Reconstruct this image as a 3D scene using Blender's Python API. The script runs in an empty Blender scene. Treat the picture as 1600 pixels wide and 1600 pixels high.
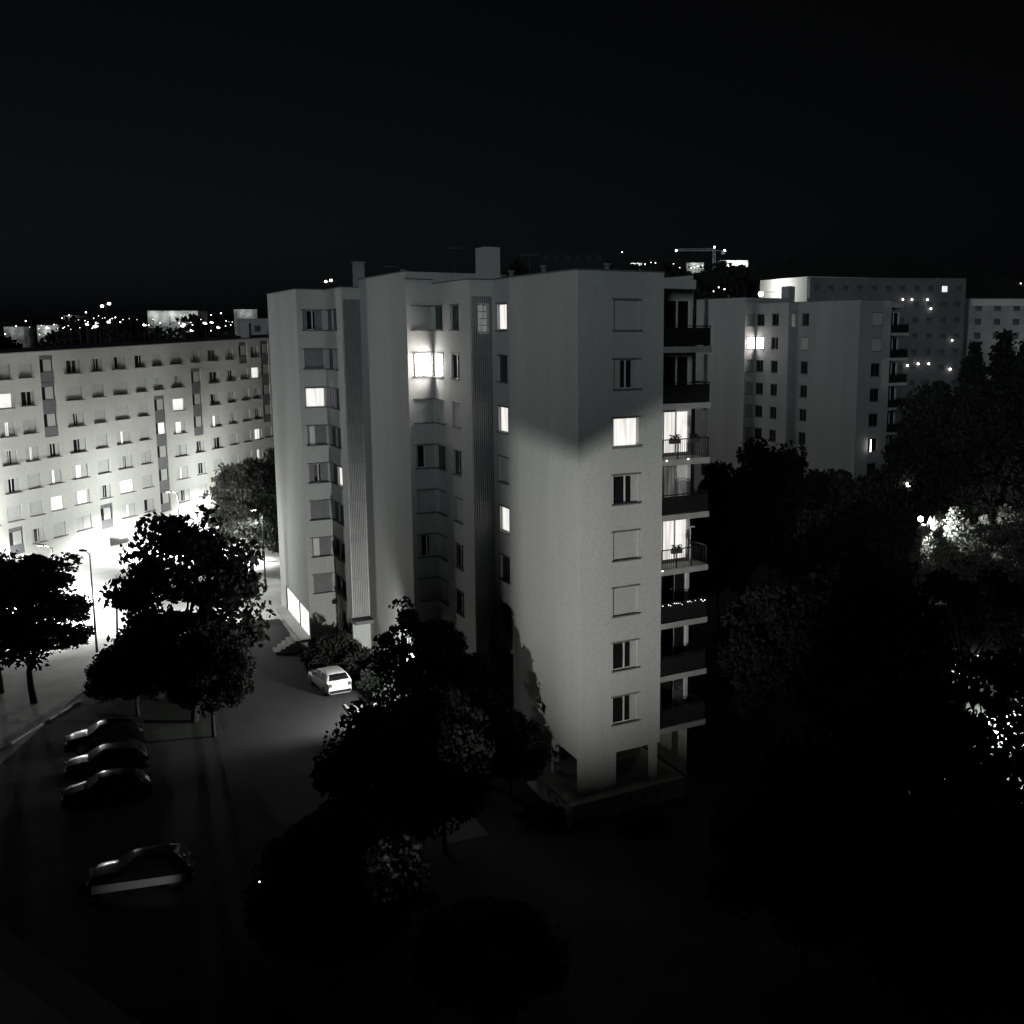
import bpy, math, random
import numpy as np
from mathutils import Matrix, Vector

SC = bpy.context.scene
COL = SC.collection
R_ = math.radians
rnd = random.Random(7)

# ------------------------------------------------------------------ camera
cam_d = bpy.data.cameras.new('camera')
cam = bpy.data.objects.new('camera', cam_d); COL.objects.link(cam)
cam.location = (0, 0, 24.0)
cam.rotation_euler = (R_(90 - 9.3), 0, 0)
cam_d.sensor_width = 36.0
cam_d.lens = 1735.0 / 1600.0 * 36.0
cam_d.shift_x = -130.0 / 1600.0
cam_d.clip_start = 0.05
cam_d.clip_end = 4000.0
SC.camera = cam

# ------------------------------------------------------------------ night sky
world = bpy.data.worlds.new('World'); SC.world = world
world.use_nodes = True
nt = world.node_tree; nt.nodes.clear()
sky = nt.nodes.new('ShaderNodeTexSky'); sky.sky_type = 'NISHITA'; sky.sun_disc = False
sky.sun_elevation = R_(-3.5); sky.sun_rotation = R_(-35); sky.altitude = 100
bw = nt.nodes.new('ShaderNodeRGBToBW')
mixc = nt.nodes.new('ShaderNodeMix'); mixc.data_type = 'RGBA'; mixc.blend_type = 'MULTIPLY'; mixc.inputs['Factor'].default_value = 1
tint = nt.nodes.new('ShaderNodeRGB'); tint.outputs[0].default_value = (0.84, 0.98, 1.16, 1)
bgd = nt.nodes.new('ShaderNodeBackground'); bgd.inputs['Strength'].default_value = 0.018
outw = nt.nodes.new('ShaderNodeOutputWorld')
nt.links.new(sky.outputs[0], bw.inputs[0]); nt.links.new(bw.outputs[0], mixc.inputs[6]); nt.links.new(tint.outputs[0], mixc.inputs[7])
nt.links.new(mixc.outputs[2], bgd.inputs['Color']); nt.links.new(bgd.outputs[0], outw.inputs[0])

# the glow of the town behind the camera: one weak, low, broad sun
sun_d = bpy.data.lights.new('town_glow', 'SUN'); sun_d.energy = 0.44; sun_d.angle = R_(14); sun_d.color = (0.86, 1.0, 1.06)
sun = bpy.data.objects.new('town_glow', sun_d); COL.objects.link(sun)
v = Vector((0.27, 0.95, -0.16)); sun.rotation_euler = v.to_track_quat('-Z', 'Y').to_euler()

SC.view_settings.view_transform = 'Standard'; SC.view_settings.look = 'None'
SC.view_settings.exposure = 0.0; SC.view_settings.gamma = 1.0
SC.cycles.use_denoising = True
SC.cycles.max_bounces = 5; SC.cycles.diffuse_bounces = 3; SC.cycles.glossy_bounces = 2
SC.cycles.sample_clamp_indirect = 3.0
SC.cycles.caustics_reflective = False; SC.cycles.caustics_refractive = False

# ------------------------------------------------------------------ materials
def nodes(name):
    m = bpy.data.materials.new(name); m.use_nodes = True
    t = m.node_tree; b = t.nodes['Principled BSDF']
    return m, t, b

def mat(name, c, rough=0.85, var=0.0, scale=1.0, bump=0.0, bscale=30.0, metal=0.0, spec=0.3, streak=False, grain=0.0):
    m, t, b = nodes(name)
    if isinstance(c, (int, float)): c = (c, c, c)
    b.inputs['Base Color'].default_value = (*c, 1); b.inputs['Roughness'].default_value = rough
    b.inputs['Metallic'].default_value = metal; b.inputs['Specular IOR Level'].default_value = spec
    tc = t.nodes.new('ShaderNodeTexCoord')
    if var > 0:
        mp = t.nodes.new('ShaderNodeMapping'); t.links.new(tc.outputs['Object'], mp.inputs[0])
        if streak: mp.inputs['Scale'].default_value = (1, 1, 0.12)
        n = t.nodes.new('ShaderNodeTexNoise'); n.inputs['Scale'].default_value = scale; n.inputs['Detail'].default_value = 8
        n.inputs['Roughness'].default_value = 0.62
        t.links.new(mp.outputs[0], n.inputs['Vector'])
        rr = t.nodes.new('ShaderNodeMapRange'); rr.inputs[1].default_value = 0.3; rr.inputs[2].default_value = 0.7
        rr.inputs[3].default_value = 1 - var; rr.inputs[4].default_value = 1 + var
        t.links.new(n.outputs[0], rr.inputs[0])
        mx = t.nodes.new('ShaderNodeMix'); mx.data_type = 'RGBA'; mx.blend_type = 'MULTIPLY'; mx.inputs['Factor'].default_value = 1
        mx.inputs[6].default_value = (*c, 1); t.links.new(rr.outputs[0], mx.inputs[7])
        col_out = mx.outputs[2]
        if grain > 0:
            ng = t.nodes.new('ShaderNodeTexNoise'); ng.inputs['Scale'].default_value = 9.0; ng.inputs['Detail'].default_value = 3; ng.inputs['Roughness'].default_value = 0.8
            t.links.new(tc.outputs['Object'], ng.inputs['Vector'])
            rg = t.nodes.new('ShaderNodeMapRange'); rg.inputs[1].default_value = 0.3; rg.inputs[2].default_value = 0.7; rg.inputs[3].default_value = 1-grain; rg.inputs[4].default_value = 1+grain
            t.links.new(ng.outputs[0], rg.inputs[0])
            mg = t.nodes.new('ShaderNodeMix'); mg.data_type = 'RGBA'; mg.blend_type = 'MULTIPLY'; mg.inputs['Factor'].default_value = 1
            t.links.new(mx.outputs[2], mg.inputs[6]); t.links.new(rg.outputs[0], mg.inputs[7]); col_out = mg.outputs[2]
        t.links.new(col_out, b.inputs['Base Color'])
    if bump > 0:
        n2 = t.nodes.new('ShaderNodeTexNoise'); n2.inputs['Scale'].default_value = bscale; n2.inputs['Detail'].default_value = 6
        t.links.new(tc.outputs['Object'], n2.inputs['Vector'])
        bp = t.nodes.new('ShaderNodeBump'); bp.inputs['Strength'].default_value = bump; bp.inputs['Distance'].default_value = 0.03
        t.links.new(n2.outputs[0], bp.inputs['Height']); t.links.new(bp.outputs[0], b.inputs['Normal'])
    return m

def glow(name, c, s):
    m, t, b = nodes(name)
    b.inputs['Base Color'].default_value = (0.8, 0.8, 0.8, 1)
    b.inputs['Emission Color'].default_value = (*c, 1); b.inputs['Emission Strength'].default_value = s
    return m

def curtain_glow(name, s, lo=0.55, scale=9.0):
    # a lit room seen through hanging net curtains: soft vertical folds put into the emission
    m, t, b = nodes(name)
    tc = t.nodes.new('ShaderNodeTexCoord')
    mp = t.nodes.new('ShaderNodeMapping'); mp.inputs['Scale'].default_value = (scale, 1.0, 0.35)
    t.links.new(tc.outputs['Object'], mp.inputs[0])
    n = t.nodes.new('ShaderNodeTexNoise'); n.inputs['Scale'].default_value = 1.0; n.inputs['Detail'].default_value = 3
    t.links.new(mp.outputs[0], n.inputs['Vector'])
    rr = t.nodes.new('ShaderNodeMapRange'); rr.inputs[1].default_value = 0.35; rr.inputs[2].default_value = 0.6
    rr.inputs[3].default_value = lo * s; rr.inputs[4].default_value = s
    t.links.new(n.outputs[0], rr.inputs[0])
    b.inputs['Base Color'].default_value = (0.5, 0.5, 0.5, 1); b.inputs['Roughness'].default_value = 0.4
    b.inputs['Emission Color'].default_value = (1.0, 0.965, 0.91, 1)
    t.links.new(rr.outputs[0], b.inputs['Emission Strength'])
    return m

WARM = (1.0, 0.965, 0.90)
M = dict(
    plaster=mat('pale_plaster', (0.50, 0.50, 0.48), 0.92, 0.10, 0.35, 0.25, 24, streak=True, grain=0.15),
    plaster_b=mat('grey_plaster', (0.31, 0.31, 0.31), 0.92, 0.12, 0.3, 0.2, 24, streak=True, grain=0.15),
    slab_plaster=mat('slab_plaster', (0.52, 0.52, 0.49), 0.92, 0.09, 0.3, 0.2, 20, streak=True, grain=0.15),
    spandrel=mat('dark_spandrel', (0.13, 0.13, 0.135), 0.7, 0.15, 1.5),
    ribs=mat('ribbed_concrete', (0.30, 0.30, 0.30), 0.9, 0.14, 1.2, 0.3, 20),
    far_plaster=mat('far_plaster', (0.30, 0.30, 0.30), 0.92, 0.25, 0.25),
    roof=mat('roof_gravel', (0.035, 0.035, 0.035), 0.97, 0.3, 1.5, 0.4, 9),
    concrete=mat('concrete', (0.36, 0.36, 0.35), 0.9, 0.16, 1.3, 0.3, 18),
    shutter=mat('roller_shutter', (0.46, 0.46, 0.45), 0.75, 0.06, 3.0),
    shutter_dark=mat('grey_shutter', (0.22, 0.22, 0.22), 0.75, 0.1, 3.0),
    frame=mat('white_frame', (0.62, 0.62, 0.60), 0.5, 0.05, 4.0),
    darkframe=mat('dark_frame', (0.06, 0.06, 0.065), 0.5, 0.1, 4.0),
    lintel=mat('lintel', (0.16, 0.16, 0.16), 0.8, 0.2, 5.0),
    glass=mat('dark_glass', (0.012, 0.012, 0.014), 0.08, 0.2, 0.8, spec=0.5),
    matt_dark=mat('matt_dark', (0.02, 0.02, 0.02), 0.9, 0.1, 2.0, spec=0.02),
    lit=curtain_glow('lit_window', 1.02, 0.62, 7),
    lit_soft=curtain_glow('lit_window_soft', 1.1, 0.5, 11),
    lit_dim=curtain_glow('lit_window_dim', 0.10, 0.15, 6),
    lit_bay=curtain_glow('lit_bay_window', 40.0, 0.75, 7),
    lit_lobby=curtain_glow('lit_lobby', 1.2, 0.85, 2),
    asphalt=mat('asphalt', (0.03, 0.03, 0.03), 0.92, 0.25, 0.5, 0.5, 14),
    paving=mat('paving', (0.17, 0.17, 0.165), 0.9, 0.22, 0.6, 0.4, 9),
    pale_paving=mat('pale_paving', (0.38, 0.38, 0.37), 0.9, 0.2, 0.5, 0.4, 9),
    kerbstone=mat('kerbstone', (0.34, 0.34, 0.33), 0.9, 0.15, 1.2, 0.3, 12),
    lawn=mat('lawn', (0.035, 0.042, 0.035), 0.98, 0.5, 0.35, 0.8, 6),
    metal=mat('dark_metal', (0.035, 0.035, 0.037), 0.45, 0.1, 6.0, metal=0.6),
    galv=mat('galvanised_metal', (0.34, 0.34, 0.34), 0.45, 0.12, 5.0, metal=0.6),
    bark=mat('bark', (0.05, 0.048, 0.045), 0.95, 0.35, 3.0, 0.8, 10),
    soil=mat('dark_hill', (0.02, 0.022, 0.02), 1.0, 0.4, 0.02),
    tyre=mat('tyre', (0.015, 0.015, 0.015), 0.85, 0.1, 8.0),
    rim=mat('rim', (0.12, 0.12, 0.12), 0.35, 0.1, 8.0, metal=0.7),
    lampglass=mat('headlamp_glass', (0.5, 0.5, 0.5), 0.15, 0.05, 8.0, spec=0.6),
    tail=mat('tail_lamp', (0.10, 0.08, 0.08), 0.2, 0.05, 8.0, spec=0.6),
    plate=mat('number_plate', (0.6, 0.6, 0.58), 0.6, 0.05, 8.0),
    bulb=glow('lamp_glow', WARM, 30.0),
    bulb_far=glow('far_lamp_glow', WARM, 9.0),
    bulb_small=glow('small_lamp_glow', WARM, 5.0),
)

def leaf_material(name, c, c2):
    m, t, b = nodes(name)
    g = t.nodes.new('ShaderNodeNewGeometry')
    rmp = t.nodes.new('ShaderNodeMix'); rmp.data_type = 'RGBA'
    rmp.inputs[6].default_value = (*c, 1); rmp.inputs[7].default_value = (*c2, 1)
    t.links.new(g.outputs['Random Per Island'], rmp.inputs['Factor'])
    t.links.new(rmp.outputs[2], b.inputs['Base Color'])
    b.inputs['Roughness'].default_value = 0.75; b.inputs['Specular IOR Level'].default_value = 0.12
    tr = t.nodes.new('ShaderNodeBsdfTranslucent'); t.links.new(rmp.outputs[2], tr.inputs[0])
    mx = t.nodes.new('ShaderNodeMixShader'); mx.inputs[0].default_value = 0.25
    out = [n for n in t.nodes if n.type == 'OUTPUT_MATERIAL'][0]
    t.links.new(b.outputs[0], mx.inputs[1]); t.links.new(tr.outputs[0], mx.inputs[2]); t.links.new(mx.outputs[0], out.inputs[0])
    return m
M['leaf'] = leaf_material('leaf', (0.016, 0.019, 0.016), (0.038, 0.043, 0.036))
M['leaf_pale'] = leaf_material('pale_leaf', (0.14, 0.145, 0.13), (0.26, 0.265, 0.24))  # paler leaf copy: lamp light on the foliage put into the colour

# ------------------------------------------------------------------ helpers
class MB:
    def __init__(s): s.v = []; s.f = []; s.mi = []
    def quad(s, a, b, c, d, mi=0):
        n = len(s.v); s.v += [tuple(a), tuple(b), tuple(c), tuple(d)]; s.f.append((n, n+1, n+2, n+3)); s.mi.append(mi)
    def poly(s, pts, mi=0):
        n = len(s.v); s.v += [tuple(p) for p in pts]; s.f.append(tuple(range(n, n+len(pts)))); s.mi.append(mi)
    def box(s, x0, x1, y0, y1, z0, z1, mi=0, T=None):
        p = [Vector((x, y, z)) for z in (z0, z1) for y in (y0, y1) for x in (x0, x1)]
        if T is not None: p = [T @ q for q in p]
        n = len(s.v); s.v += [tuple(q) for q in p]
        for f in ((0,2,3,1), (4,5,7,6), (0,1,5,4), (2,6,7,3), (0,4,6,2), (1,3,7,5)):
            s.f.append(tuple(n+i for i in f)); s.mi.append(mi)
    def prism(s, pts, z0, z1, mi=0, cap=True):
        k = len(pts); n = len(s.v)
        s.v += [(p[0], p[1], z0) for p in pts] + [(p[0], p[1], z1) for p in pts]
        for i in range(k):
            j = (i+1) % k; s.f.append((n+i, n+j, n+k+j, n+k+i)); s.mi.append(mi)
        if cap:
            s.f.append(tuple(n+k+i for i in range(k))); s.mi.append(mi)
            s.f.append(tuple(n+i for i in reversed(range(k)))); s.mi.append(mi)
    def tube(s, p0, p1, r0, r1=None, seg=8, mi=0, caps=True):
        r1 = r0 if r1 is None else r1
        p0, p1 = Vector(p0), Vector(p1); d = (p1-p0).normalized()
        a = d.orthogonal().normalized(); b = d.cross(a); n = len(s.v)
        for p, r in ((p0, r0), (p1, r1)):
            for i in range(seg):
                t = 2*math.pi*i/seg; s.v.append(tuple(p + a*math.cos(t)*r + b*math.sin(t)*r))
        for i in range(seg):
            j = (i+1) % seg; s.f.append((n+i, n+j, n+seg+j, n+seg+i)); s.mi.append(mi)
        if caps:
            s.f.append(tuple(n+i for i in reversed(range(seg)))); s.mi.append(mi)
            s.f.append(tuple(n+seg+i for i in range(seg))); s.mi.append(mi)
    def ball(s, c, r, seg=10, rings=6, mi=0, sz=1.0):
        n = len(s.v); c = Vector(c)
        for i in range(rings+1):
            ph = math.pi*i/rings
            for j in range(seg):
                t = 2*math.pi*j/seg
                s.v.append((c.x+r*math.sin(ph)*math.cos(t), c.y+r*math.sin(ph)*math.sin(t), c.z+r*sz*math.cos(ph)))
        for i in range(rings):
            for j in range(seg):
                k = (j+1) % seg
                s.f.append((n+i*seg+j, n+(i+1)*seg+j, n+(i+1)*seg+k, n+i*seg+k)); s.mi.append(mi)
    def mesh(s, name, mats, smooth=False):
        me = bpy.data.meshes.new(name); me.from_pydata(s.v, [], s.f)
        for m in (mats if isinstance(mats, (list, tuple)) else [mats]): me.materials.append(M[m] if isinstance(m, str) else m)
        me.polygons.foreach_set('material_index', s.mi)
        if smooth: me.polygons.foreach_set('use_smooth', [True]*len(s.f))
        me.update(); return me
    def build(s, name, mats, parent=None, smooth=False, mtx=None):
        return link(name, s.mesh(name, mats, smooth), parent, mtx)

def link(name, me, parent=None, mtx=None):
    o = bpy.data.objects.new(name, me); COL.objects.link(o)
    if parent is not None: o.parent = parent
    if mtx is not None: o.matrix_local = mtx
    return o
def tag(o, label=None, cat=None, group=None, kind=None):
    if label: o['label'] = label
    if cat: o['category'] = cat
    if group: o['group'] = group
    if kind: o['kind'] = kind
    return o
def thing(name, label, cat, loc=(0,0,0), rz=0.0, group=None):
    o = bpy.data.objects.new(name, None); COL.objects.link(o); o.empty_display_size = 0.3
    o.location = loc; o.rotation_euler = (0, 0, rz)
    return tag(o, label, cat, group)
def copy_tree(o, parent=None):
    c = o.copy(); COL.objects.link(c)
    if parent is not None: c.parent = parent
    for ch in list(o.children): copy_tree(ch, c)
    return c
def lamp_light(name, kind, loc, energy, parent, radius=0.1, color=(0.97, 1.0, 0.965), aim=None, angle=None, blend=1.0):
    d = bpy.data.lights.new(name, kind); d.energy = energy; d.color = color; d.shadow_soft_size = radius
    if kind == 'SPOT': d.spot_size = angle; d.spot_blend = blend
    o = bpy.data.objects.new(name, d); COL.objects.link(o); o.parent = parent; o.location = loc
    if aim is not None: o.rotation_euler = Vector(aim).to_track_quat('-Z', 'Y').to_euler()
    return o

# a wall seen from outside: P = lower left corner, r = unit vector to the right, inward = y
def face_matrix(P, r, z=0.0):
    return Matrix(((r[0], -r[1], 0, P[0]), (r[1], r[0], 0, P[1]), (0, 0, 1, z), (0, 0, 0, 1)))
def norm2(a): 
    l = math.hypot(a[0], a[1]); return (a[0]/l, a[1]/l)
def wall_face(mb, P, Q, z0, z1, openings=(), depth=0.16, mi=0, shear=0.0):
    r = norm2((Q[0]-P[0], Q[1]-P[1])); L = math.hypot(Q[0]-P[0], Q[1]-P[1]); T = face_matrix(P, r)
    def pt(s, y, z): return tuple(T @ Vector((s, y, z + shear*s)))
    xs = sorted(set([0.0, L] + [o[0] for o in openings] + [o[1] for o in openings]))
    zs = sorted(set([z0, z1] + [o[2] for o in openings] + [o[3] for o in openings]))
    for i in range(len(xs)-1):
        for j in range(len(zs)-1):
            cx, cz = (xs[i]+xs[i+1])/2, (zs[j]+zs[j+1])/2
            if any(o[0] < cx < o[1] and o[2] < cz < o[3] for o in openings): continue
            mb.quad(pt(xs[i],0,zs[j]), pt(xs[i+1],0,zs[j]), pt(xs[i+1],0,zs[j+1]), pt(xs[i],0,zs[j+1]), mi)
    for (a, b, c, d) in openings:
        mb.quad(pt(a,0,c), pt(a,depth,c), pt(a,depth,d), pt(a,0,d), mi)
        mb.quad(pt(b,depth,c), pt(b,0,c), pt(b,0,d), pt(b,depth,d), mi)
        mb.quad(pt(a,0,d), pt(a,depth,d), pt(b,depth,d), pt(b,0,d), mi)
        mb.quad(pt(a,depth,c), pt(a,0,c), pt(b,0,c), pt(b,depth,c), mi)
    return T

# ---- windows: meshes are made once per size and kind, then linked again and again
_wm = {}
def wmesh(key, fn):
    if key not in _wm: _wm[key] = fn()
    return _wm[key]
def window(parent, T, s, z, w, h, kind='closed', gap=None, shutter='shutter', lintel=True, sill=0.12, pane=None, frame='frame'):
    """kind: closed (shutters shut), open (glass), lit, slit (shutter leaves with a gap at gap=(a,b) of the width)."""
    mtx = T @ Matrix.Translation((s, 0, z))
    def f():
        m = MB(); t = 0.06; x, y = w/2, h/2
        m.box(-x, x, 0.118, 0.152, y-t, y); m.box(-x, x, 0.118, 0.152, -y, -y+t)
        m.box(-x, -x+t, 0.118, 0.152, -y+t, y-t); m.box(x-t, x, 0.118, 0.152, -y+t, y-t)
        if w > 1.0 and kind not in ('closed', 'lit'):
            m.box(-0.045, 0.045, 0.118, 0.15, -y+t, y-t)
        return m.mesh('window', frame)
    def fbay():
        m = MB(); t = 0.07; x, y = w/2, h/2
        m.box(-x, x, -0.03, 0.045, y-t, y); m.box(-x, x, -0.03, 0.045, -y, -y+t)
        m.box(-x, -x+t, -0.03, 0.045, -y+t, y-t); m.box(x-t, x, -0.03, 0.045, -y+t, y-t)
        for q in (0.40, 0.62, 0.80): m.box(-x+q*w-0.02, -x+q*w+0.02, -0.01, 0.045, -y+t, y-t)
        return m.mesh('window', 'darkframe')
    if pane == 'lit_bay': o = link('window', wmesh(('fb', w, h), fbay), parent, mtx)
    else: o = link('window', wmesh(('f', w, h, kind in ('closed', 'lit'), frame), f), parent, mtx)
    I = Matrix.Identity(4)
    pm = pane or ('lit' if kind == 'lit' else 'glass')
    def p():
        m = MB(); y0 = 0.05 if pm == 'lit_bay' else 0.135; m.box(-w/2, w/2, y0, 0.158, -h/2, h/2); return m.mesh('pane', pm)
    link('pane', wmesh(('p', w, h, pm), p), o, I)
    def s_():
        m = MB(); m.box(-w/2-0.1, w/2+0.1, -sill, 0.07, -h/2-0.055, -h/2+0.012); return m.mesh('sill', 'lintel')  # dark material puts the shade along the window bottom into the sill's colour
    if sill > 0: link('sill', wmesh(('s', w, h, sill), s_), o, I)
    if lintel:
        def l_():
            m = MB(); m.box(-w/2-0.12, w/2+0.12, -0.05, 0.072, h/2-0.01, h/2+0.06); return m.mesh('shutter_box', 'lintel')
        link('shutter_box', wmesh(('l', w, h), l_), o, I)
    if kind in ('closed', 'slit') or gap:
        g = gap if gap else (0.5, 0.5)
        for (a, b) in (((0.0, 1.0),) if g == (0.5, 0.5) else ((0.0, g[0]), (g[1], 1.0))):
            if b-a < 0.02: continue
            def sh():
                m = MB(); n = max(6, int(h/0.09))
                x0, x1 = -w/2 + a*w + (0.01 if a > 0 else 0.025), -w/2 + b*w - 0.025
                z0, z1 = -h/2+0.012, h/2-0.012; y = 0.080; pts = []
                for i in range(n+1):
                    z = z0 + (z1-z0)*i/n; pts += [(y, z)] + ([(y+0.009, z+0.012)] if i < n else [])
                for (ya, za), (yb, zb) in zip(pts, pts[1:]): m.quad((x0, ya, za), (x1, ya, za), (x1, yb, zb), (x0, yb, zb))
                m.quad((x0, 0.115, z0), (x0, y, z0), (x0, y, z1), (x0, 0.115, z1)); m.quad((x1, y, z0), (x1, 0.115, z0), (x1, 0.115, z1), (x1, y, z1))
                m.quad((x0, y, z1), (x1, y, z1), (x1, 0.115, z1), (x0, 0.115, z1)); m.quad((x1, y, z0), (x0, y, z0), (x0, 0.115, z0), (x1, 0.115, z0))
                return m.mesh('shutter', shutter)
            link('shutter', wmesh(('sh', w, h, a, b, shutter), sh), o, I)
    return o

# ================================================================== ground, roads, hill
DL = (-0.42507, 0.90516); DR = (0.84489, 0.53492)
C0 = (-0.80, 52.30)
def off(p, a=0.0, b=0.0):   # a metres along the long axis of the block (dl), b along its short one (dr)
    return (p[0] + DL[0]*a + DR[0]*b, p[1] + DL[1]*a + DR[1]*b)

m = MB(); m.quad((-1500, -60, 0), (1500, -60, 0), (1500, 2500, 0), (-1500, 2500, 0))
tag(m.build('ground', 'lawn'), kind='structure')

# hill on the right horizon and the low ridge on the left
m = MB(); NX, NY = 60, 16
def hill_z(x, y):
    u = max(0.0, min(1.0, (y-250)/220)); u = u*u*(3-2*u)
    hx = 9 + 41*math.exp(-((x-110)/190.0)**2) + 4*math.sin(x*0.021) + 2*math.sin(x*0.05+1)
    return u*hx - 0.3
g = [[(-900 + 1800*i/NX, 240 + 420*j/NY) for i in range(NX+1)] for j in range(NY+1)]
for j in range(NY):
    for i in range(NX):
        q = [g[j][i], g[j][i+1], g[j+1][i+1], g[j+1][i]]
        m.quad(*[(x, y, hill_z(x, y)) for x, y in q])
tag(m.build('hill', 'soil', smooth=True), kind='structure')

def strip(name, mb_pts, z, m_, kind='structure'):
    m = MB(); m.poly([(x, y, z) for x, y in mb_pts]); return tag(m.build(name, m_), kind=kind)
K0 = (-15.6, 67.4)            # right kerb of the access road, running along dl
NR = (0.9052, 0.4251)         # its normal, towards the block
def rd(a, b): return (K0[0] + DL[0]*a + NR[0]*b, K0[1] + DL[1]*a + NR[1]*b)
strip('road', [rd(-60, -14.6), rd(-60, 0), rd(26, 0), rd(26, -7.0), rd(0, -7.5), rd(0, -14.6)], 0.012, 'asphalt')
strip('plaza', [(-120, 60), (-33.2, 58), (-34.5, 71), rd(24, -8), rd(26, 3), (-24, 106), (-10, 150), (-30, 190), (-120, 190)], 0.008, 'pale_paving')
def kerb(name, a0, a1, b, label=None):
    m = MB(); p = [rd(a0, b), rd(a0, b+0.14), rd(a1, b+0.14), rd(a1, b)]
    m.prism(p[::-1], 0.0, 0.13); o = m.build(name, 'kerbstone'); return tag(o, kind='structure')
kerb('kerb', -11, 1.6, 0.02); kerb('kerb', 7.2, 25, 0.02)
m = MB(); m.prism([(-34.72, 58), (-34.55, 58), (-33.72, 70), (-33.9, 70)], 0.0, 0.12)
tag(m.build('kerb', 'kerbstone'), kind='structure')
# pavement beside the block and parking bay of the white car
strip('pavement', [rd(-20, 0.18), rd(-20, 2.2), rd(1.4, 2.2), rd(1.4, 0.18)], 0.016, 'paving')
strip('parking_bay', [rd(1.7, 0.0), rd(1.7, 2.6), rd(7.1, 2.6), rd(7.1, 0.0)], 0.014, 'asphalt')
strip('path', [rd(8, 0.2), rd(8, 2.0), rd(24, 2.0), rd(24, 0.2)], 0.016, 'paving')
strip('footpath', [(14, 55), (18, 51), (46, 78), (40, 84)], 0.012, 'pale_paving')

# ================================================================== the sawtooth apartment blocks
ROWZ = [24.72 - 2.8*k for k in range(8)]
Rr = (3.34, 54.92)
F1 = (-5.80, 62.95); B1 = (-6.90, 62.25); W2 = (-9.86, 68.55); W1 = (-11.31, 67.64)
F2 = (-16.36, 78.40); B2 = (-17.46, 77.71); W2b = (-19.71, 82.50); W1b = (-21.53, 81.34); F3 = (-26.92, 92.80)
RC = off(Rr, 1.35, 0.0); RE = off(Rr, 1.35, 2.62)      # recessed loggia wall and right corner
RB = off(RE, 38, 0)
SOFF = 2.92; TERR = 1.08

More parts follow.
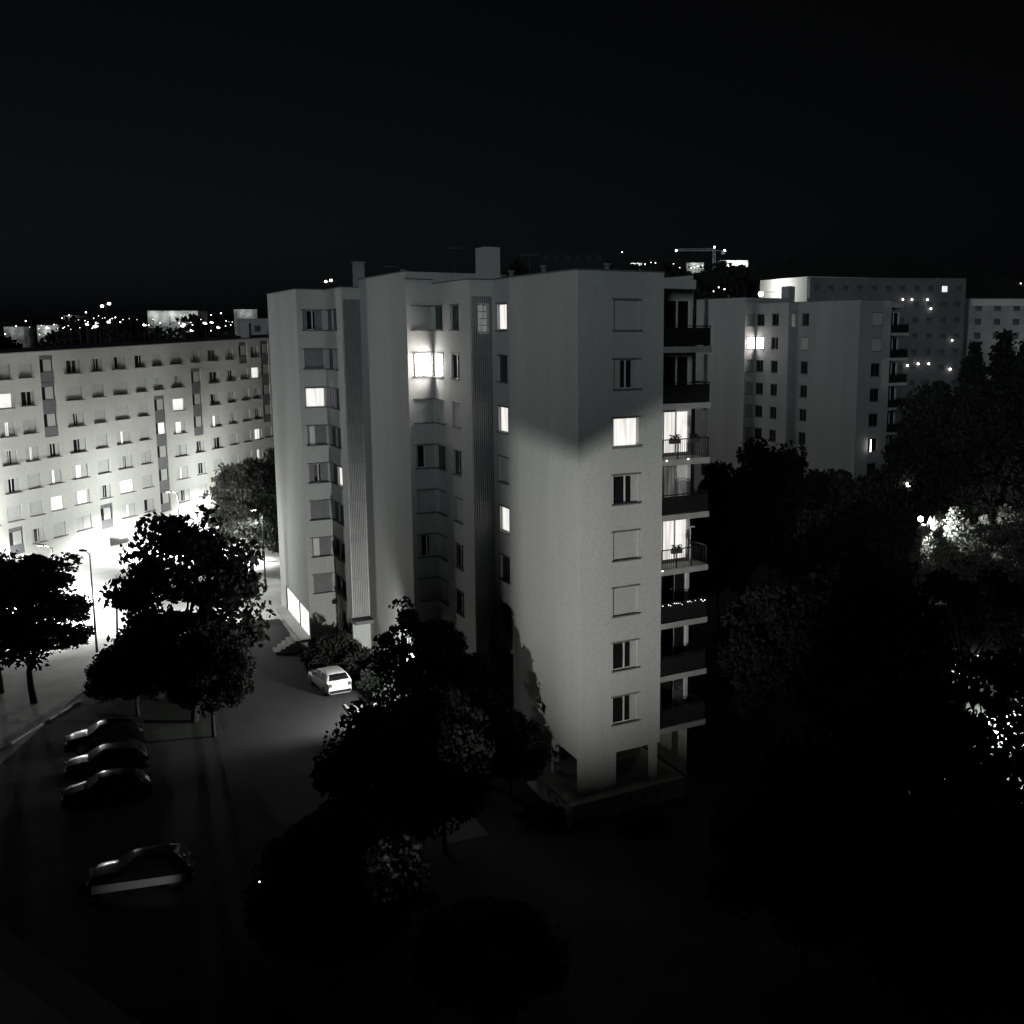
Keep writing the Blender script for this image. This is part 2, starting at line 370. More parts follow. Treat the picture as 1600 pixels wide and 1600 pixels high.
def apartment(loc, zoff, label, spec, full=True):
    root = thing('apartment_block', label, 'apartment block', (loc[0], loc[1], zoff))
    wb = MB(); faces = {}
    def face(key, P, Q, z0, z1, ops): 
        faces[key] = wall_face(wb, P, Q, z0, z1, ops)
    W, H = 1.45, 1.42
    def ops(cols, rows=range(8), h=H):
        return [(c-w/2, c+w/2, ROWZ[k]-h/2, ROWZ[k]+h/2) for c, w in cols for k in rows]
    T1, T2, T3 = 26.75, 27.45, 26.9        # parapet heights of the three modules
    face('R', C0, Rr, SOFF, T1, ops([(2.72, W)]))
    face('F1', F1, C0, SOFF, T1, ops([(1.70, W)]))
    face('B1', B1, F1, 0.0, T1, [(0.45, 1.05, 23.9, 25.4)])
    face('W2', W2, B1, 0.0, T1, ops([(1.02, 1.7), (4.20, W)]))
    face('W1', W1, W2, 0.0, T1+0.25, ops([(0.98, 1.16)], range(7)))
    tw = [(2.45, 1.3)] if spec.get('tower_windows') else []
    face('F2', F2, W1, 0.0, T2, ops(tw))
    if full:
        face('B2', B2, F2, 0.0, T3, [])
        face('W2b', W2b, B2, 0.0, T3, ops([(1.02, 1.7), (2.83, W)]) + [(1.9, 4.9, 1.9, 3.3)])
        face('W1b', W1b, W2b, 0.0, T3, ops([(1.15, 1.45)]))
        face('F3', F3, W1b, 0.0, T3, [(2.6, 12.3, 0.95, 3.0)])
        back = off(F3, 2, 9)
        face('back', off(F3, 0.0, 9.0), F3, 0.0, T3, []); face('back2', RB, off(F3, 0.0, 9.0), 0.0, T3, [])
    else:
        E = off(F2, 0.5, 8.0)
        face('back', E, F2, 0.0, T2, []); face('back2', RB, E, 0.0, T2, [])
    face('end', RE, RB, 0.0, T1, [])
    # recessed loggia wall with tall glazing on each floor
    lz = [ROWZ[k]-1.45 for k in range(8)]
    face('L', RC, RE, SOFF, T1-0.3, [(0.08, 2.46, z+0.05, z+2.25) for z in lz])
    rs = wall_face(wb, Rr, RC, SOFF, T1, [])
    # underside over the arcade, arcade walls, piers
    in1 = off(C0, 6.4, 0); in2 = off(C0, 6.4, 3.0); in3 = off(C0, 2.6, 3.2)
    wb.poly([(*C0, SOFF), (*F1, SOFF), (*off(F1, 0, 4.9), SOFF), (*Rr, SOFF)])
    wall_face(wb, F1, off(C0, 6.5, 0), 0.0, SOFF, [])
    wall_face(wb, off(C0, 6.5, 0), off(C0, 6.5, 4.6), 0.0, SOFF, [])
    wall_face(wb, off(C0, 2.8, 2.4), off(C0, 2.8, 5.2), 0.0, SOFF, [])
    wall_face(wb, off(C0, 6.5, 2.4), off(C0, 2.8, 2.4), 0.0, SOFF, [])
    def pier(a0, a1, b0, b1):
        wb.prism([off(C0, a0, b0), off(C0, a0, b1), off(C0, a1, b1), off(C0, a1, b0)], TERR, SOFF)
    pier(0.004, 0.26, 0.004, 2.2); pier(0.004, 0.3, 4.35, 4.75); pier(3.3, 3.62, 0.03, 0.35)
    wb.build('wall', spec.get('mat', 'plaster'), root)
    # terrace plinth
    tb = MB(); tb.prism([off(C0, -0.85, -0.85), off(C0, -0.85, 6.0), off(C0, 4.0, 6.0), off(C0, 5.0, -0.85)], -zoff, TERR)
    pl = tb.build('terrace', 'concrete', root)
    for b in (2.6, 3.5, 4.3):
        vb = MB(); vb.box(b-0.16, b+0.16, -0.006, 0.05, 0.52, 0.80, T=face_matrix(off(C0, -0.85, 0.0), DR)); vb.build('vent', 'darkframe', pl)
    for a in (1.6, 2.7):
        vb = MB(); vb.box(a-0.2, a+0.2, -0.006, 0.05, 0.52, 0.80, T=face_matrix(off(C0, 3.6, -0.85), (-DL[0], -DL[1]))); vb.build('vent', 'darkframe', pl)
    # roofs
    rb = MB()
    rb.poly([(*p, T1-0.35) for p in (C0, Rr, RC, RE, RB, off(F1, 20, 6), W1, W2, B1, F1)] if not full else
            [(*p, T1-0.35) for p in (C0, Rr, RC, RE, off(RE, 26, 0), off(W1, 1, 3), W1, W2, B1, F1)])
    if full:
        rb.poly([(*p, T3-0.35) for p in (F2, off(F2, 3, 9), RB, off(F3, 0, 9), F3, W1b, W2b, B2)])
    rb.poly([(*p, T2-0.35) for p in (W1, off(W1, 0, 8), off(F2, 0.0, 8), F2)])
    rf = rb.build('roof', 'roof', root)
    # parapet copings, set slightly proud
    cb = MB()
    def coping(P, Q, z):
        r = norm2((Q[0]-P[0], Q[1]-P[1])); L = math.hypot(Q[0]-P[0], Q[1]-P[1])
        cb.box(-0.04, L+0.04, -0.045, 0.22, z, z+0.06, T=face_matrix(P, r))
    for P, Q, z in ((C0, Rr, T1), (F1, C0, T1), (B1, F1, T1), (W2, B1, T1), (W1, W2, T1+0.25), (F2, W1, T2)): coping(P, Q, z + 0.002)
    if full:
        for P, Q in ((B2, F2), (W2b, B2), (W1b, W2b), (F3, W1b)): coping(P, Q, T3 + 0.002)
    cb.build('coping', 'spandrel', root)
    wall_t = MB()          # sides of the taller tower
    wall_face(wall_t, F2, off(F2, 0, 8), T1-0.5, T2, []); wall_face(wall_t, off(W1, 0, 8), W1, T1-0.5, T2, [])
    wall_face(wall_t, off(F2, 0, 8), off(W1, 0, 8), T1-0.5, T2, [])
    wall_t.build('parapet', spec.get('mat', 'plaster'), root)
    # lift housing and chimney on the roof
    hb = MB(); c = (-6.3, 66.6)
    hb.prism([off(c, -0.8, -0.5), off(c, -0.8, 0.5), off(c, 0.8, 0.5), off(c, 0.8, -0.5)], T1-0.36, T1+2.0)
    hb.build('lift_housing', spec.get('mat', 'plaster'), root)
    for c, s_, h_ in (((-17.0, 81.5), 0.36, 2.0), ((-11.5, 79.5), 0.5, 0.7)):
        hb = MB(); hb.prism([off(c, -s_, -s_), off(c, -s_, s_), off(c, s_, s_), off(c, s_, -s_)], T1-0.36, T1+h_)
        hb.prism([off(c, -s_-.06, -s_-.06), off(c, -s_-.06, s_+.06), off(c, s_+.06, s_+.06), off(c, s_+.06, -s_-.06)], T1+h_, T1+h_+0.08); hb.build('chimney', 'concrete', root)
    # aerials and vent pipes on the roof
    for (x, y), h_ in (((-3.4, 59.0), 1.6), ((-9.0, 72.5), 2.2), ((-14.2, 79.0), 1.4)):
        ab = MB(); zb = (T2 if y > 70 else T1) - 0.36
        ab.tube((x, y, zb), (x, y, zb+h_), 0.03, 0.02, 6); ab.box(x-0.5, x+0.5, y-0.012, y+0.012, zb+h_-0.15, zb+h_-0.12)
        for q_ in range(5): ab.box(x-0.45+0.22*q_, x-0.43+0.22*q_, y-0.25, y+0.25, zb+h_-0.15, zb+h_-0.13)
        ab.build('aerial', 'metal', root)
    for x, y in ((-2.6, 57.6), (0.6, 55.6), (-4.6, 62.5), (-12.6, 74.5)):
        ab = MB(); zb = (T2 if y > 70 else T1) - 0.36; ab.tube((x, y, zb), (x, y, zb+0.75), 0.14, 0.14, 10); ab.tube((x, y, zb+0.75), (x, y, zb+0.85), 0.22, 0.2, 10); ab.build('vent_pipe', 'lintel', root)
    # ribbed concrete screens of the stair bands
    def ribs(P, Q, z0, z1, cut=None):
        r = norm2((Q[0]-P[0], Q[1]-P[1])); L = math.hypot(Q[0]-P[0], Q[1]-P[1]); T = face_matrix(P, r); mb = MB()
        n = 9
        for i in range(n):
            x = 0.06 + (L-0.12)*(i+0.5)/n
            if cut and cut[0] < x < cut[1]:
                mb.box(x-0.035, x+0.035, -0.10, -0.003, z0, cut[2], T=T); mb.box(x-0.035, x+0.035, -0.10, -0.003, cut[3], z1, T=T)
            else: mb.box(x-0.035, x+0.035, -0.10, -0.003, z0, z1, T=T)
        k = z0 + 2.75
        while k < z1 - 0.3:
            if not (cut and cut[2]-0.2 < k < cut[3]+0.2): mb.box(0.02, L-0.02, -0.06, -0.004, k, k+0.1, T=T)
            k += 2.8
        mb.build('stair_screen', 'ribs', root)
    ribs(B1, F1, 0.3, T1-0.9, (0.4, 1.1, 23.8, 25.5))
    if full: ribs(B2, F2, 3.6, T3-0.8)
    # glazed stair panel behind the screen
    gT = faces['B1']; gb = MB()
    for i in range(3):
        for j in range(4):
            gb.box(0.47+0.19*i, 0.64+0.19*i, 0.03, 0.10, 23.92+0.37*j, 24.25+0.37*j, T=gT)
    gb.build('glass_blocks', 'lit_dim', root)
    # windows
    st = spec['win']
    for key, s, w in (('R', 2.72, W), ('F1', 1.70, W), ('W2', 1.02, 1.7), ('W2', 4.20, W), ('W1', 0.98, 1.16),
                      ('F2', 2.45, 1.3), ('W2b', 1.02, 1.7), ('W2b', 2.83, W), ('W1b', 1.15, 1.45)):
        if key not in faces or (key == 'F2' and not tw): continue
        for k in range(7 if key == 'W1' else 8):
            kd = st.get((key, s, k), st.get((key, s), 'open'))
            kw = {}
            if isinstance(kd, tuple): kd, kw = kd
            window(root, faces[key], s, ROWZ[k], w, H, kd, **kw)
    if full:
        # ground-floor strip window, long lit lobby window, canopy
        window(root, faces['W2b'], 3.4, 2.6, 3.0, 1.4, 'open', frame='darkframe', lintel=False)
        T = faces['F3']
        fb = MB()
        for x in (2.6, 8.3, 12.3-0.09): fb.box(x, x+0.09, 0.02, 0.1, 0.95, 3.0, T=T)
        fb.box(2.6, 12.3, 0.02, 0.1, 2.93, 3.0, T=T)
        lw = fb.build('window', 'darkframe', root)
        pb = MB(); pb.box(2.6, 12.3, 0.11, 0.15, 0.95, 2.99, T=T); pb.build('pane', 'lit_lobby', lw)
        sb = MB(); sb.box(1.2, 12.62, -0.75, 0.05, 0.72, 0.93, T=T); sb.build('sill', 'concrete', lw)
        cb = MB(); T = faces['B2']; cb.box(-0.2, 1.5, -1.1, 0.0, 3.25, 3.5, T=T); cb.build('canopy', 'spandrel', root)
        # entrance steps
        sb = MB(); T = faces['F3']
        for i in range(5): sb.box(10.4+0.2*i, 12.6, -1.15-0.36*i, -0.79-0.36*i, 0.0, 0.9-0.17*i, T=T)
        sb.build('steps', 'kerbstone', root)
    # ---- loggias
    front = face_matrix(Rr, DR); LT = faces['L']
    for k in range(8):
        z = ROWZ[k] - 1.52
        b = MB()
        a, e, d_, w_ = Rr, off(Rr, 0, 3.0), off(Rr, 3.6, 3.0), off(Rr, 3.6, 2.66)
        b.prism([a, e, d_, w_, off(Rr, 1.345, 2.66), off(Rr, 1.345, 0.0)], z-0.30, z)
        bal = b.build('balcony', 'concrete', root)
        rl = MB()
        solid = spec.get('panel', {}).get(k, True)
        if solid: rl.box(0.06, 2.93, 0.05, 0.075, z+0.06, z+0.92, T=front)
        else:
            for i in range(24): rl.box(0.08+0.12*i, 0.095+0.12*i, 0.05, 0.065, z+0.02, z+0.98, T=front)
        rl.box(0.02, 2.97, 0.035, 0.085, z+0.98, z+1.03, T=front)
        for x in (0.05, 1.0, 1.95, 2.92): rl.box(x-0.02, x+0.02, 0.045, 0.085, z, z+0.98, T=front)
        for i in range(20):
            rl.box(2.92, 2.935, 0.1+0.17*i, 0.115+0.17*i, z, z+0.98, T=front)
        rl.box(2.9, 2.95, 0.085, 3.5, z+0.98, z+1.03, T=front)
        rl.build('railing', 'metal', bal)
        kind = spec.get('loggia', {}).get(k, 'glass')
        wz = lz[k] + 1.15
        fr = MB(); x0, x1 = 0.08, 2.46
        for x in (x0, x0+0.78, x0+1.55, x1-0.06): fr.box(x, x+0.06, 0.03, 0.1, wz-1.1, wz+1.1, T=LT)
        fr.box(x0, x1, 0.031, 0.099, wz+1.04, wz+1.1, T=LT); fr.box(x0, x1, 0.031, 0.099, wz-1.1, wz-1.04, T=LT)
        w = fr.build('balcony_door', 'frame', root)
        pn = MB(); pn.box(x0, x1, 0.105, 0.14, wz-1.1, wz+1.1, T=LT); pn.build('pane', kind, w)
        if k in spec.get('screens', ()):
            s2 = MB(); s2.box(2.68, 2.9, 0.2, 0.24, z+0.02, z+2.4, T=front); s2.build('side_screen', 'spandrel', bal)
    # roof slab over the top loggia and corner post
    b = MB(); b.prism([Rr, off(Rr, 0, 1.95), off(Rr, 1.34, 2.3), off(Rr, 1.34, 0)], T1-0.75, T1-0.30); b.build('loggia_roof', spec.get('mat', 'plaster'), root)
    return root, faces

L_ = 'lit'
dk = ('open', dict(frame='darkframe'))
main_win = {
    ('R', 2.72, 0): 'closed', ('R', 2.72, 1): ('slit', dict(gap=(0.30, 0.72))), ('R', 2.72, 2): L_,
    ('R', 2.72, 3): ('open', dict(gap=(0.0, 0.74))), ('R', 2.72, 4): 'closed', ('R', 2.72, 5): 'closed',
    ('R', 2.72, 6): ('open', dict(gap=(0.0, 0.74))), ('R', 2.72, 7): ('open', dict(gap=(0.0, 0.74))),
    ('F1', 1.70): dk, ('F1', 1.70, 0): L_, ('F1', 1.70, 2): L_, ('F1', 1.70, 4): L_, ('F1', 1.70, 3): 'closed',
    ('W2', 1.02): 'closed', ('W2', 1.02, 1): (L_, dict(pane='lit_bay')), ('W2', 1.02, 0): dk, ('W2', 1.02, 3): dk, ('W2', 1.02, 5): 'closed',
    ('W2', 4.20): dk, ('W2', 4.20, 1): ('open', dict(frame='darkframe', pane='matt_dark')), ('W2', 4.20, 2): 'closed', ('W2', 4.20, 4): 'closed',
    ('W1', 0.98): 'closed', ('W1', 0.98, 1): (L_, dict(pane='lit_bay', gap=None)), ('W1', 0.98, 3): ('slit', dict(gap=(0.12, 0.5))), ('W1', 0.98, 5): ('slit', dict(gap=(0.2, 0.62))),
    ('W2b', 1.02): dk, ('W2b', 1.02, 2): ('closed', dict(shutter='shutter_dark')),
    ('W2b', 2.83): dk, ('W2b', 2.83, 4): (L_, dict(gap=None)), ('W2b', 2.83, 1): 'closed',
    ('W1b', 1.15): ('closed', dict(shutter='shutter_dark')), ('W1b', 1.15, 0): ('slit', dict(gap=(0.25, 0.62), shutter='shutter_dark')),
    ('W1b', 1.15, 2): L_, ('W1b', 1.15, 3): ('slit', dict(gap=(0.15, 0.4), pane='lit_dim', shutter='shutter_dark')),
    ('W1b', 1.15, 4): ('slit', dict(gap=(0.3, 0.6), shutter='shutter_dark')), ('W1b', 1.15, 6): ('slit', dict(gap=(0.1, 0.4), pane='lit_dim', shutter='shutter_dark')),
}
main, mf = apartment((0, 0), 0.0, 'pale eight storey sawtooth apartment block with lit corner bay, filling the middle of the view',
    dict(win=main_win, panel={2: False, 4: False}, loggia={2: 'lit', 4: 'lit', 3: 'lit_dim'}, screens=(0, 1, 2)))
b2_win = {
    ('R', 2.72): dk, ('R', 2.72, 0): 'closed', ('R', 2.72, 1): 'closed',
    ('F1', 1.70): dk, ('F1', 1.70, 1): 'closed',
    ('W2', 1.02): dk, ('W2', 1.02, 1): (L_, dict(pane='lit_bay')), ('W2', 4.20): dk,
    ('W1', 0.98): ('closed', dict(shutter='shutter_dark')), ('W1', 0.98, 1): (L_, dict(pane='lit_bay')), ('F2', 2.45): dk, ('F2', 2.45, 2): 'closed',
}
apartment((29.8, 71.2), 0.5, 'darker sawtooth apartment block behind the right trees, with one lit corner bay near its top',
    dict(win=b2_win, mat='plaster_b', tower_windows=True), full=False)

o = thing('tube_lamp', 'thin upright tube lamp low on the end wall of the darker block, above the trees', 'lamp', (30.92, 124.2, 10.5))
b = MB(); b.tube((0, 0, 0), (0, 0, 1.4), 0.06, seg=8); b.build('tube', 'bulb_small', o)
b = MB(); b.box(-0.06, 0.25, 0.0, 0.35, -0.12, -0.02); b.box(-0.06, 0.25, 0.0, 0.35, 1.42, 1.5); b.build('bracket', 'metal', o)

# ---- things on the balconies
def planter(k, x, seed, label):
    r = random.Random(seed); T = face_matrix(Rr, DR); z = ROWZ[k]-1.52+1.03
    p = T @ Vector((x, -0.06, z)); o = thing('flower_box', label, 'flower box', p, math.atan2(DR[1], DR[0]))
    b = MB(); b.box(-0.3, 0.3, -0.1, 0.1, -0.22, 0.0); b.build('box', 'darkframe', o)
    l = MB()
    for i in range(160):
        c = Vector((r.uniform(-0.3, 0.3), r.gauss(0, 0.07), r.uniform(-0.05, 0.22)))
        a = Vector((r.gauss(0,1), r.gauss(0,1), r.gauss(0,1))).normalized()*0.05; q = a.orthogonal().normalized()*0.035
        l.quad(c-a, c-q, c+a, c+q)
    l.build('foliage', 'leaf', o)
planter(2, 0.7, 1, 'leafy flower box on the railing of the upper lit balcony, nearer the wall')
planter(2, 1.9, 2, 'leafy flower box on the railing of the upper lit balcony, nearer the outer corner')
planter(4, 0.9, 3, 'bushy flower box on the railing of the lower lit balcony')
T = face_matrix(Rr, DR)
o = thing('string_lights', 'row of tiny bright string lights along a dark balcony railing', 'string lights', T @ Vector((0, -0.03, ROWZ[5]-1.52)), math.atan2(DR[1], DR[0]))
sb = MB(); bb = MB(); r = random.Random(5); prev = None
for i in range(23):
    x = 0.1 + 0.122*i; z = 0.98 + 0.05*math.sin(i*1.1) + 0.03*math.sin(i*2.3)
    if prev: sb.tube(prev, (x, 0, z), 0.006, seg=4)
    prev = (x, 0, z)
    if r.random() < 0.75: bb.ball((x, -0.01, z-0.03), r.uniform(0.010, 0.022), 6, 4)
sb.build('wire', 'metal', o); bb.build('bulbs', 'bulb_small', o)
o = thing('clothes_pole', 'thin pole with a short crossbar standing on the lower lit balcony', 'pole', T @ Vector((2.35, 0.7, ROWZ[4]-1.52)))
b = MB(); b.tube((0, 0, 0), (0, 0, 1.9), 0.03); b.build('pole', 'galv', o)
b = MB(); b.box(-0.22, 0.22, -0.03, 0.03, 1.9, 1.96); b.build('crossbar', 'galv', o)
for k, xs in ((2, (0.25, 1.6)), (4, (0.06,))):
    for x in xs:
        o = thing('balcony_lamp', 'tiny bright lamp below the railing of the %s lit balcony%s' % ('upper' if k == 2 else 'lower', (', near the wall' if x < 1 else ', near its middle') if k == 2 else ''),
                  'lamp', T @ Vector((x, -0.03, ROWZ[k]-1.52-0.02)))
        b = MB(); b.ball((0, 0, 0), 0.035, 8, 5); b.build('globe', 'bulb_small', o)
        b = MB(); b.box(-0.02, 0.02, 0.0, 0.03, -0.02, 0.06); b.build('bracket', 'metal', o)

# ================================================================== the long slab at the left
SA = (-55.46, 119.02); SD = (0.25989, 0.96564); SHEAR = 0.026
def slab_pt(s, out=0.0): return (SA[0] + SD[0]*s + SD[1]*out, SA[1] + SD[1]*s - SD[0]*out)
S0, S1 = -19.0, 62.0
slab = thing('apartment_slab', 'long pale seven storey apartment slab with dark loggia stacks, its foot flooded by street light', 'apartment block', (*slab_pt(S0), 0.0))
inv = Matrix.Translation((-slab_pt(S0)[0], -slab_pt(S0)[1], 0))
ST = inv @ face_matrix(slab_pt(S0), SD)
cols = {'y': -16.6, 'x': -12.9, 'm': -9.85, 'z': -6.9, 'a': -3.9, 1: -0.2, 2: 3.5, 3: 7.15, 4: 10.8, 5: 13.95, 6: 17.55, 7: 21.4, 8: 25.1, 9: 28.85, 'd': 32.1, 10: 34.8, 11: 37.4, 12: 41.0, 13: 44.6, 14: 48.3}
wid = {1: 2.3, 3: 2.3, 6: 2.2, 8: 2.2, 'm': 1.9}
loggia = {'a': (0, 1, 2), 5: (2, 3, 4, 5, 6), 7: (1, 2, 3), 'd': (0,), 2: (6,), 'm': (6,), 11: (0, 1, 2, 3)}
def sz(row, s): return 20.18 + SHEAR*s - 2.8*row
sops = []
for key, s in cols.items():
    for row in range(7):
        x = s - S0; w = wid.get(key, 1.75)
        if row in loggia.get(key, ()):
            sops.append((x-0.98, x+0.98, sz(row, S0)-1.4, sz(row, S0)+1.4))
        else: sops.append((x-w/2, x+w/2, sz(row, S0)-0.72, sz(row, S0)+0.72))
# merge stacked loggia cells into one opening each so the recess is continuous
sops2 = []; 
for o_ in sops:
    if o_[3]-o_[2] > 2.5:
        for q in sops2:
            if abs(q[0]-o_[0]) < 1e-6 and q[3]-q[2] > 2.5 and abs(q[2]-o_[3]) < 0.01: q[2] = o_[2]; break
        else: sops2.append(list(o_))
    else: sops2.append(list(o_))
sw = MB()
def xf(p): return tuple(inv @ Vector(p))
class XMB(MB):
    pass
wall_face(sw, slab_pt(S0), slab_pt(S1), -2.0, sz(0, S0)+1.78, [tuple(o_) for o_ in sops2], depth=0.2, shear=SHEAR)
for P, Q in ((slab_pt(S1), slab_pt(S1, -11)), (slab_pt(S1, -11), slab_pt(S0, -11)), (slab_pt(S0, -11), slab_pt(S0))):
    sw.quad((*P, -2), (*Q, -2), (*Q, sz(0, S0)+1.5), (*P, sz(0, S0)+1.5))
sw.v = [xf(p) for p in sw.v]; sw.build('wall', 'slab_plaster', slab)
zr0, zr1 = sz(0, S0)+1.72, sz(0, S0)+1.72+SHEAR*(S1-S0)
b = MB(); b.quad(*[xf(p) for p in ((*slab_pt(S0, -0.02), zr0), (*slab_pt(S1, -0.02), zr1), (*slab_pt(S1, -11), zr1), (*slab_pt(S0, -11), zr0))])
b.build('roof', 'roof', slab)
b = MB()
for a0, a1 in ((S0, S1),):
    for y0, y1, zz in ((0.06, -0.18, 0.03),):
        q = [(*slab_pt(a0, y0), zr0+0.06), (*slab_pt(a1, y0), zr1+0.06), (*slab_pt(a1, y1), zr1+0.06), (*slab_pt(a0, y1), zr0+0.06)]
        t_ = [(p[0], p[1], p[2]+0.09) for p in q]
        for f in ((q[0], q[1], t_[1], t_[0]), (t_[0], t_[1], t_[2], t_[3]), (q[3], q[2], q[1], q[0])): b.quad(*[xf(p) for p in f])
b.build('coping', 'spandrel', slab)
for s in (41, 48):
    b = MB(); p = slab_pt(s, -5); zz = zr0 + SHEAR*(s-S0)
    hh = 0.9 if s < 38 else 2.0
    b.prism([xf((p[0]+dx, p[1]+dy, 0))[:2] for dx, dy in ((-0.6, -0.5), (0.6, -0.5), (0.6, 0.5), (-0.6, 0.5))], zz-0.1, zz+hh)
    b.build('chimney', 'concrete', slab)
SW = {}
def setw(row, **k):
    for c, v_ in k.items(): SW[(row, int(c[1:]) if c[1:].isdigit() else c[1:])] = v_
sl = lambda a, b_, **k: ('slit', dict(gap=(a, b_), **k))
lslit = lambda a, b_: ('slit', dict(gap=(a, b_), pane='lit'))
setw(0, _1=sl(.18, .75), _2=sl(.3, .72), _3=sl(.25, .55), _4=sl(.1, .7), _7=sl(.42, .55), _8=sl(.15, .75), _9=sl(.5, .56), _10=sl(.2, .5), _14=sl(.2, .5))
setw(1, _m=('lit', {}), _z=sl(.1, .8), _5=sl(.42, .48), _6=sl(.4, .56), _8=sl(.2, .85), _9=sl(.3, .75), _10=('lit', {}))
setw(2, _m=lslit(.4, .6), _z=sl(.45, .5), _1=sl(.35, .6), _6=('lit', {}), _8=sl(.2, .6), _9=sl(.35, .5), _10=sl(.5, .6))
setw(3, _m=sl(.4, .62), _z=lslit(.4, .55), _a=sl(.3, .7), _1=sl(.25, .62), _3=lslit(.35, .5), _6=('slit', dict(gap=(.2, .65), pane='lit')), _8=lslit(.25, .48), _9=sl(.5, .6), _10=sl(.3, .7))
setw(4, _x=sl(.1, .6), _m=sl(.3, .7), _a=lslit(.3, .52), _1=('slit', dict(gap=(.28, .6), pane='lit')), _3=sl(.42, .58), _4=sl(.45, .5), _6=sl(.42, .5), _7=sl(.2, .65), _8=sl(.3, .8), _10=('slit', dict(gap=(.1, .75), pane='lit')))
setw(5, _a=('lit', {}), _1=('slit', dict(gap=(.25, .85), pane='lit')), _2=sl(.35, .65), _3=('lit', {}), _6=lslit(.35, .5), _7=sl(.25, .7), _10=lslit(.3, .6))
setw(6, _z=sl(.2, .6), _1=sl(.45, .5), _3=lslit(.4, .55), _4=sl(.1, .4), _6=sl(.3, .6), _8=sl(.2, .7), _9=lslit(.3, .45))
for key, s in cols.items():
    for row in range(7):
        x = s - S0; w = wid.get(key, 1.75)
        if row in loggia.get(key, ()):
            T = ST @ Matrix.Translation((x, 0, sz(row, s)))
            b = MB(); b.box(-0.98, 0.98, 0.06, 0.16, -1.38, -0.38); b.box(-0.98, 0.98, 0.10, 0.16, 0.95, 1.38)
            pn = b.build('loggia_panel', 'spandrel', slab, mtx=T)
            knd = {(3, 5): 'lit'}.get((row, key), None)
            b = MB(); b.box(-0.98, 0.98, 0.165, 0.195, -0.38, 0.95); b.build('pane', 'glass', pn, mtx=Matrix.Identity(4))
            b = MB(); b.box(-0.35, 0.75, 0.12, 0.15, -0.37, 0.93)
            b.build('curtain', knd or 'shutter', pn, mtx=Matrix.Identity(4))
        else:
            kd = SW.get((row, key), ('closed', {}))
            window(slab, ST, x, sz(row, s), w, 1.44, kd[0], sill=0.30, lintel=False, **kd[1])
# ground floor of the slab: entrance canopies
for s in (5, 24):
    b = MB(); b.box(s-S0-1.4, s-S0+1.4, -1.3, 0.0, 0.75+SHEAR*s, 0.92+SHEAR*s, T=ST)
    b.build('entrance_canopy', 'concrete', slab)

# ================================================================== lamps
lamps_group = 'street lamps on the square by the long slab'
def street_lamp(label, x, y, h, arm=1.1, az=0.0, power=0.0, glow_p=0.0, group=lamps_group, tilt=0.0):
    o = thing('street_lamp', label, 'street lamp', (x, y, 0), az, group)
    b = MB(); b.tube((0, 0, 0), (0, 0, 0.9), 0.10, 0.09); b.tube((0, 0, 0.9), (tilt, 0, h), 0.075, 0.045); b.build('pole', 'metal', o, True)
    b = MB(); b.tube((tilt, 0, h-0.05), (tilt+arm*0.55, 0, h+0.16), 0.035, 0.03); b.build('arm', 'metal', o, True)
    b = MB(); hx = tilt+arm
    b.prism([(hx-0.5, -0.11), (hx+0.12, -0.17), (hx+0.3, 0.0), (hx+0.12, 0.17), (hx-0.5, 0.11)], h+0.12, h+0.22); hd = b.build('lamp_head', 'metal', o)
    b = MB(); b.box(hx-0.25, hx+0.15, -0.10, 0.10, h+0.085, h+0.118)
    b.build('lens', 'bulb' if power > 0 else 'lampglass', hd)
    if power > 0: lamp_light('lamp_light', 'SPOT', (hx-0.05, 0, h+0.05), power, o, 0.12, aim=(0.12, 0, -1), angle=R_(138), blend=0.5)
    if glow_p > 0: lamp_light('lamp_light', 'POINT', (hx-0.05, 0, h-0.25), glow_p, o, 0.15)
    return o
street_lamp('tall slim street lamp between the two black tree silhouettes, its head above their gap', -37.6, 81.0, 7.6, 0.9, R_(150))
street_lamp('slim street lamp with a long arm, behind the left edge of the big black tree', -34.3, 77.0, 6.6, 1.6, R_(20), tilt=0.3)
street_lamp('slim street lamp beside the left end wall of the middle block, below the grey tree', -31.2, 102.6, 7.3, 0.8, R_(200), power=1800)
street_lamp('short white lamp post in the distance beside the grey lit tree', -36.2, 113.5, 3.0, 0.5, R_(200), power=5000)
street_lamp('bright street lamp hidden behind the airy black tree, near the foot of the slab', -47.6, 95.5, 5.2, 1.2, R_(165), power=22000, glow_p=2600)
street_lamp('bright street lamp by the slab at the left edge of the view', -55.6, 101.0, 6.6, 1.2, R_(165), power=26000, glow_p=4200)
street_lamp('bright street lamp at the foot of the slab, right of the black tree top', -45.6, 120.0, 6.4, 1.2, R_(165), power=22000, glow_p=3600)
street_lamp('bright street lamp before the far end of the slab, beside the grey tree', -42.0, 137.0, 6.4, 1.2, R_(165), power=16000, glow_p=2800)
street_lamp('street lamp over the lit square, hidden behind the airy tree at the left edge', -44.5, 86.0, 5.4, 1.2, R_(140), power=12000)
street_lamp('street lamp over the lit square, hidden behind the big black tree', -32.6, 89.0, 6.5, 1.2, R_(185), power=4500, glow_p=1900)

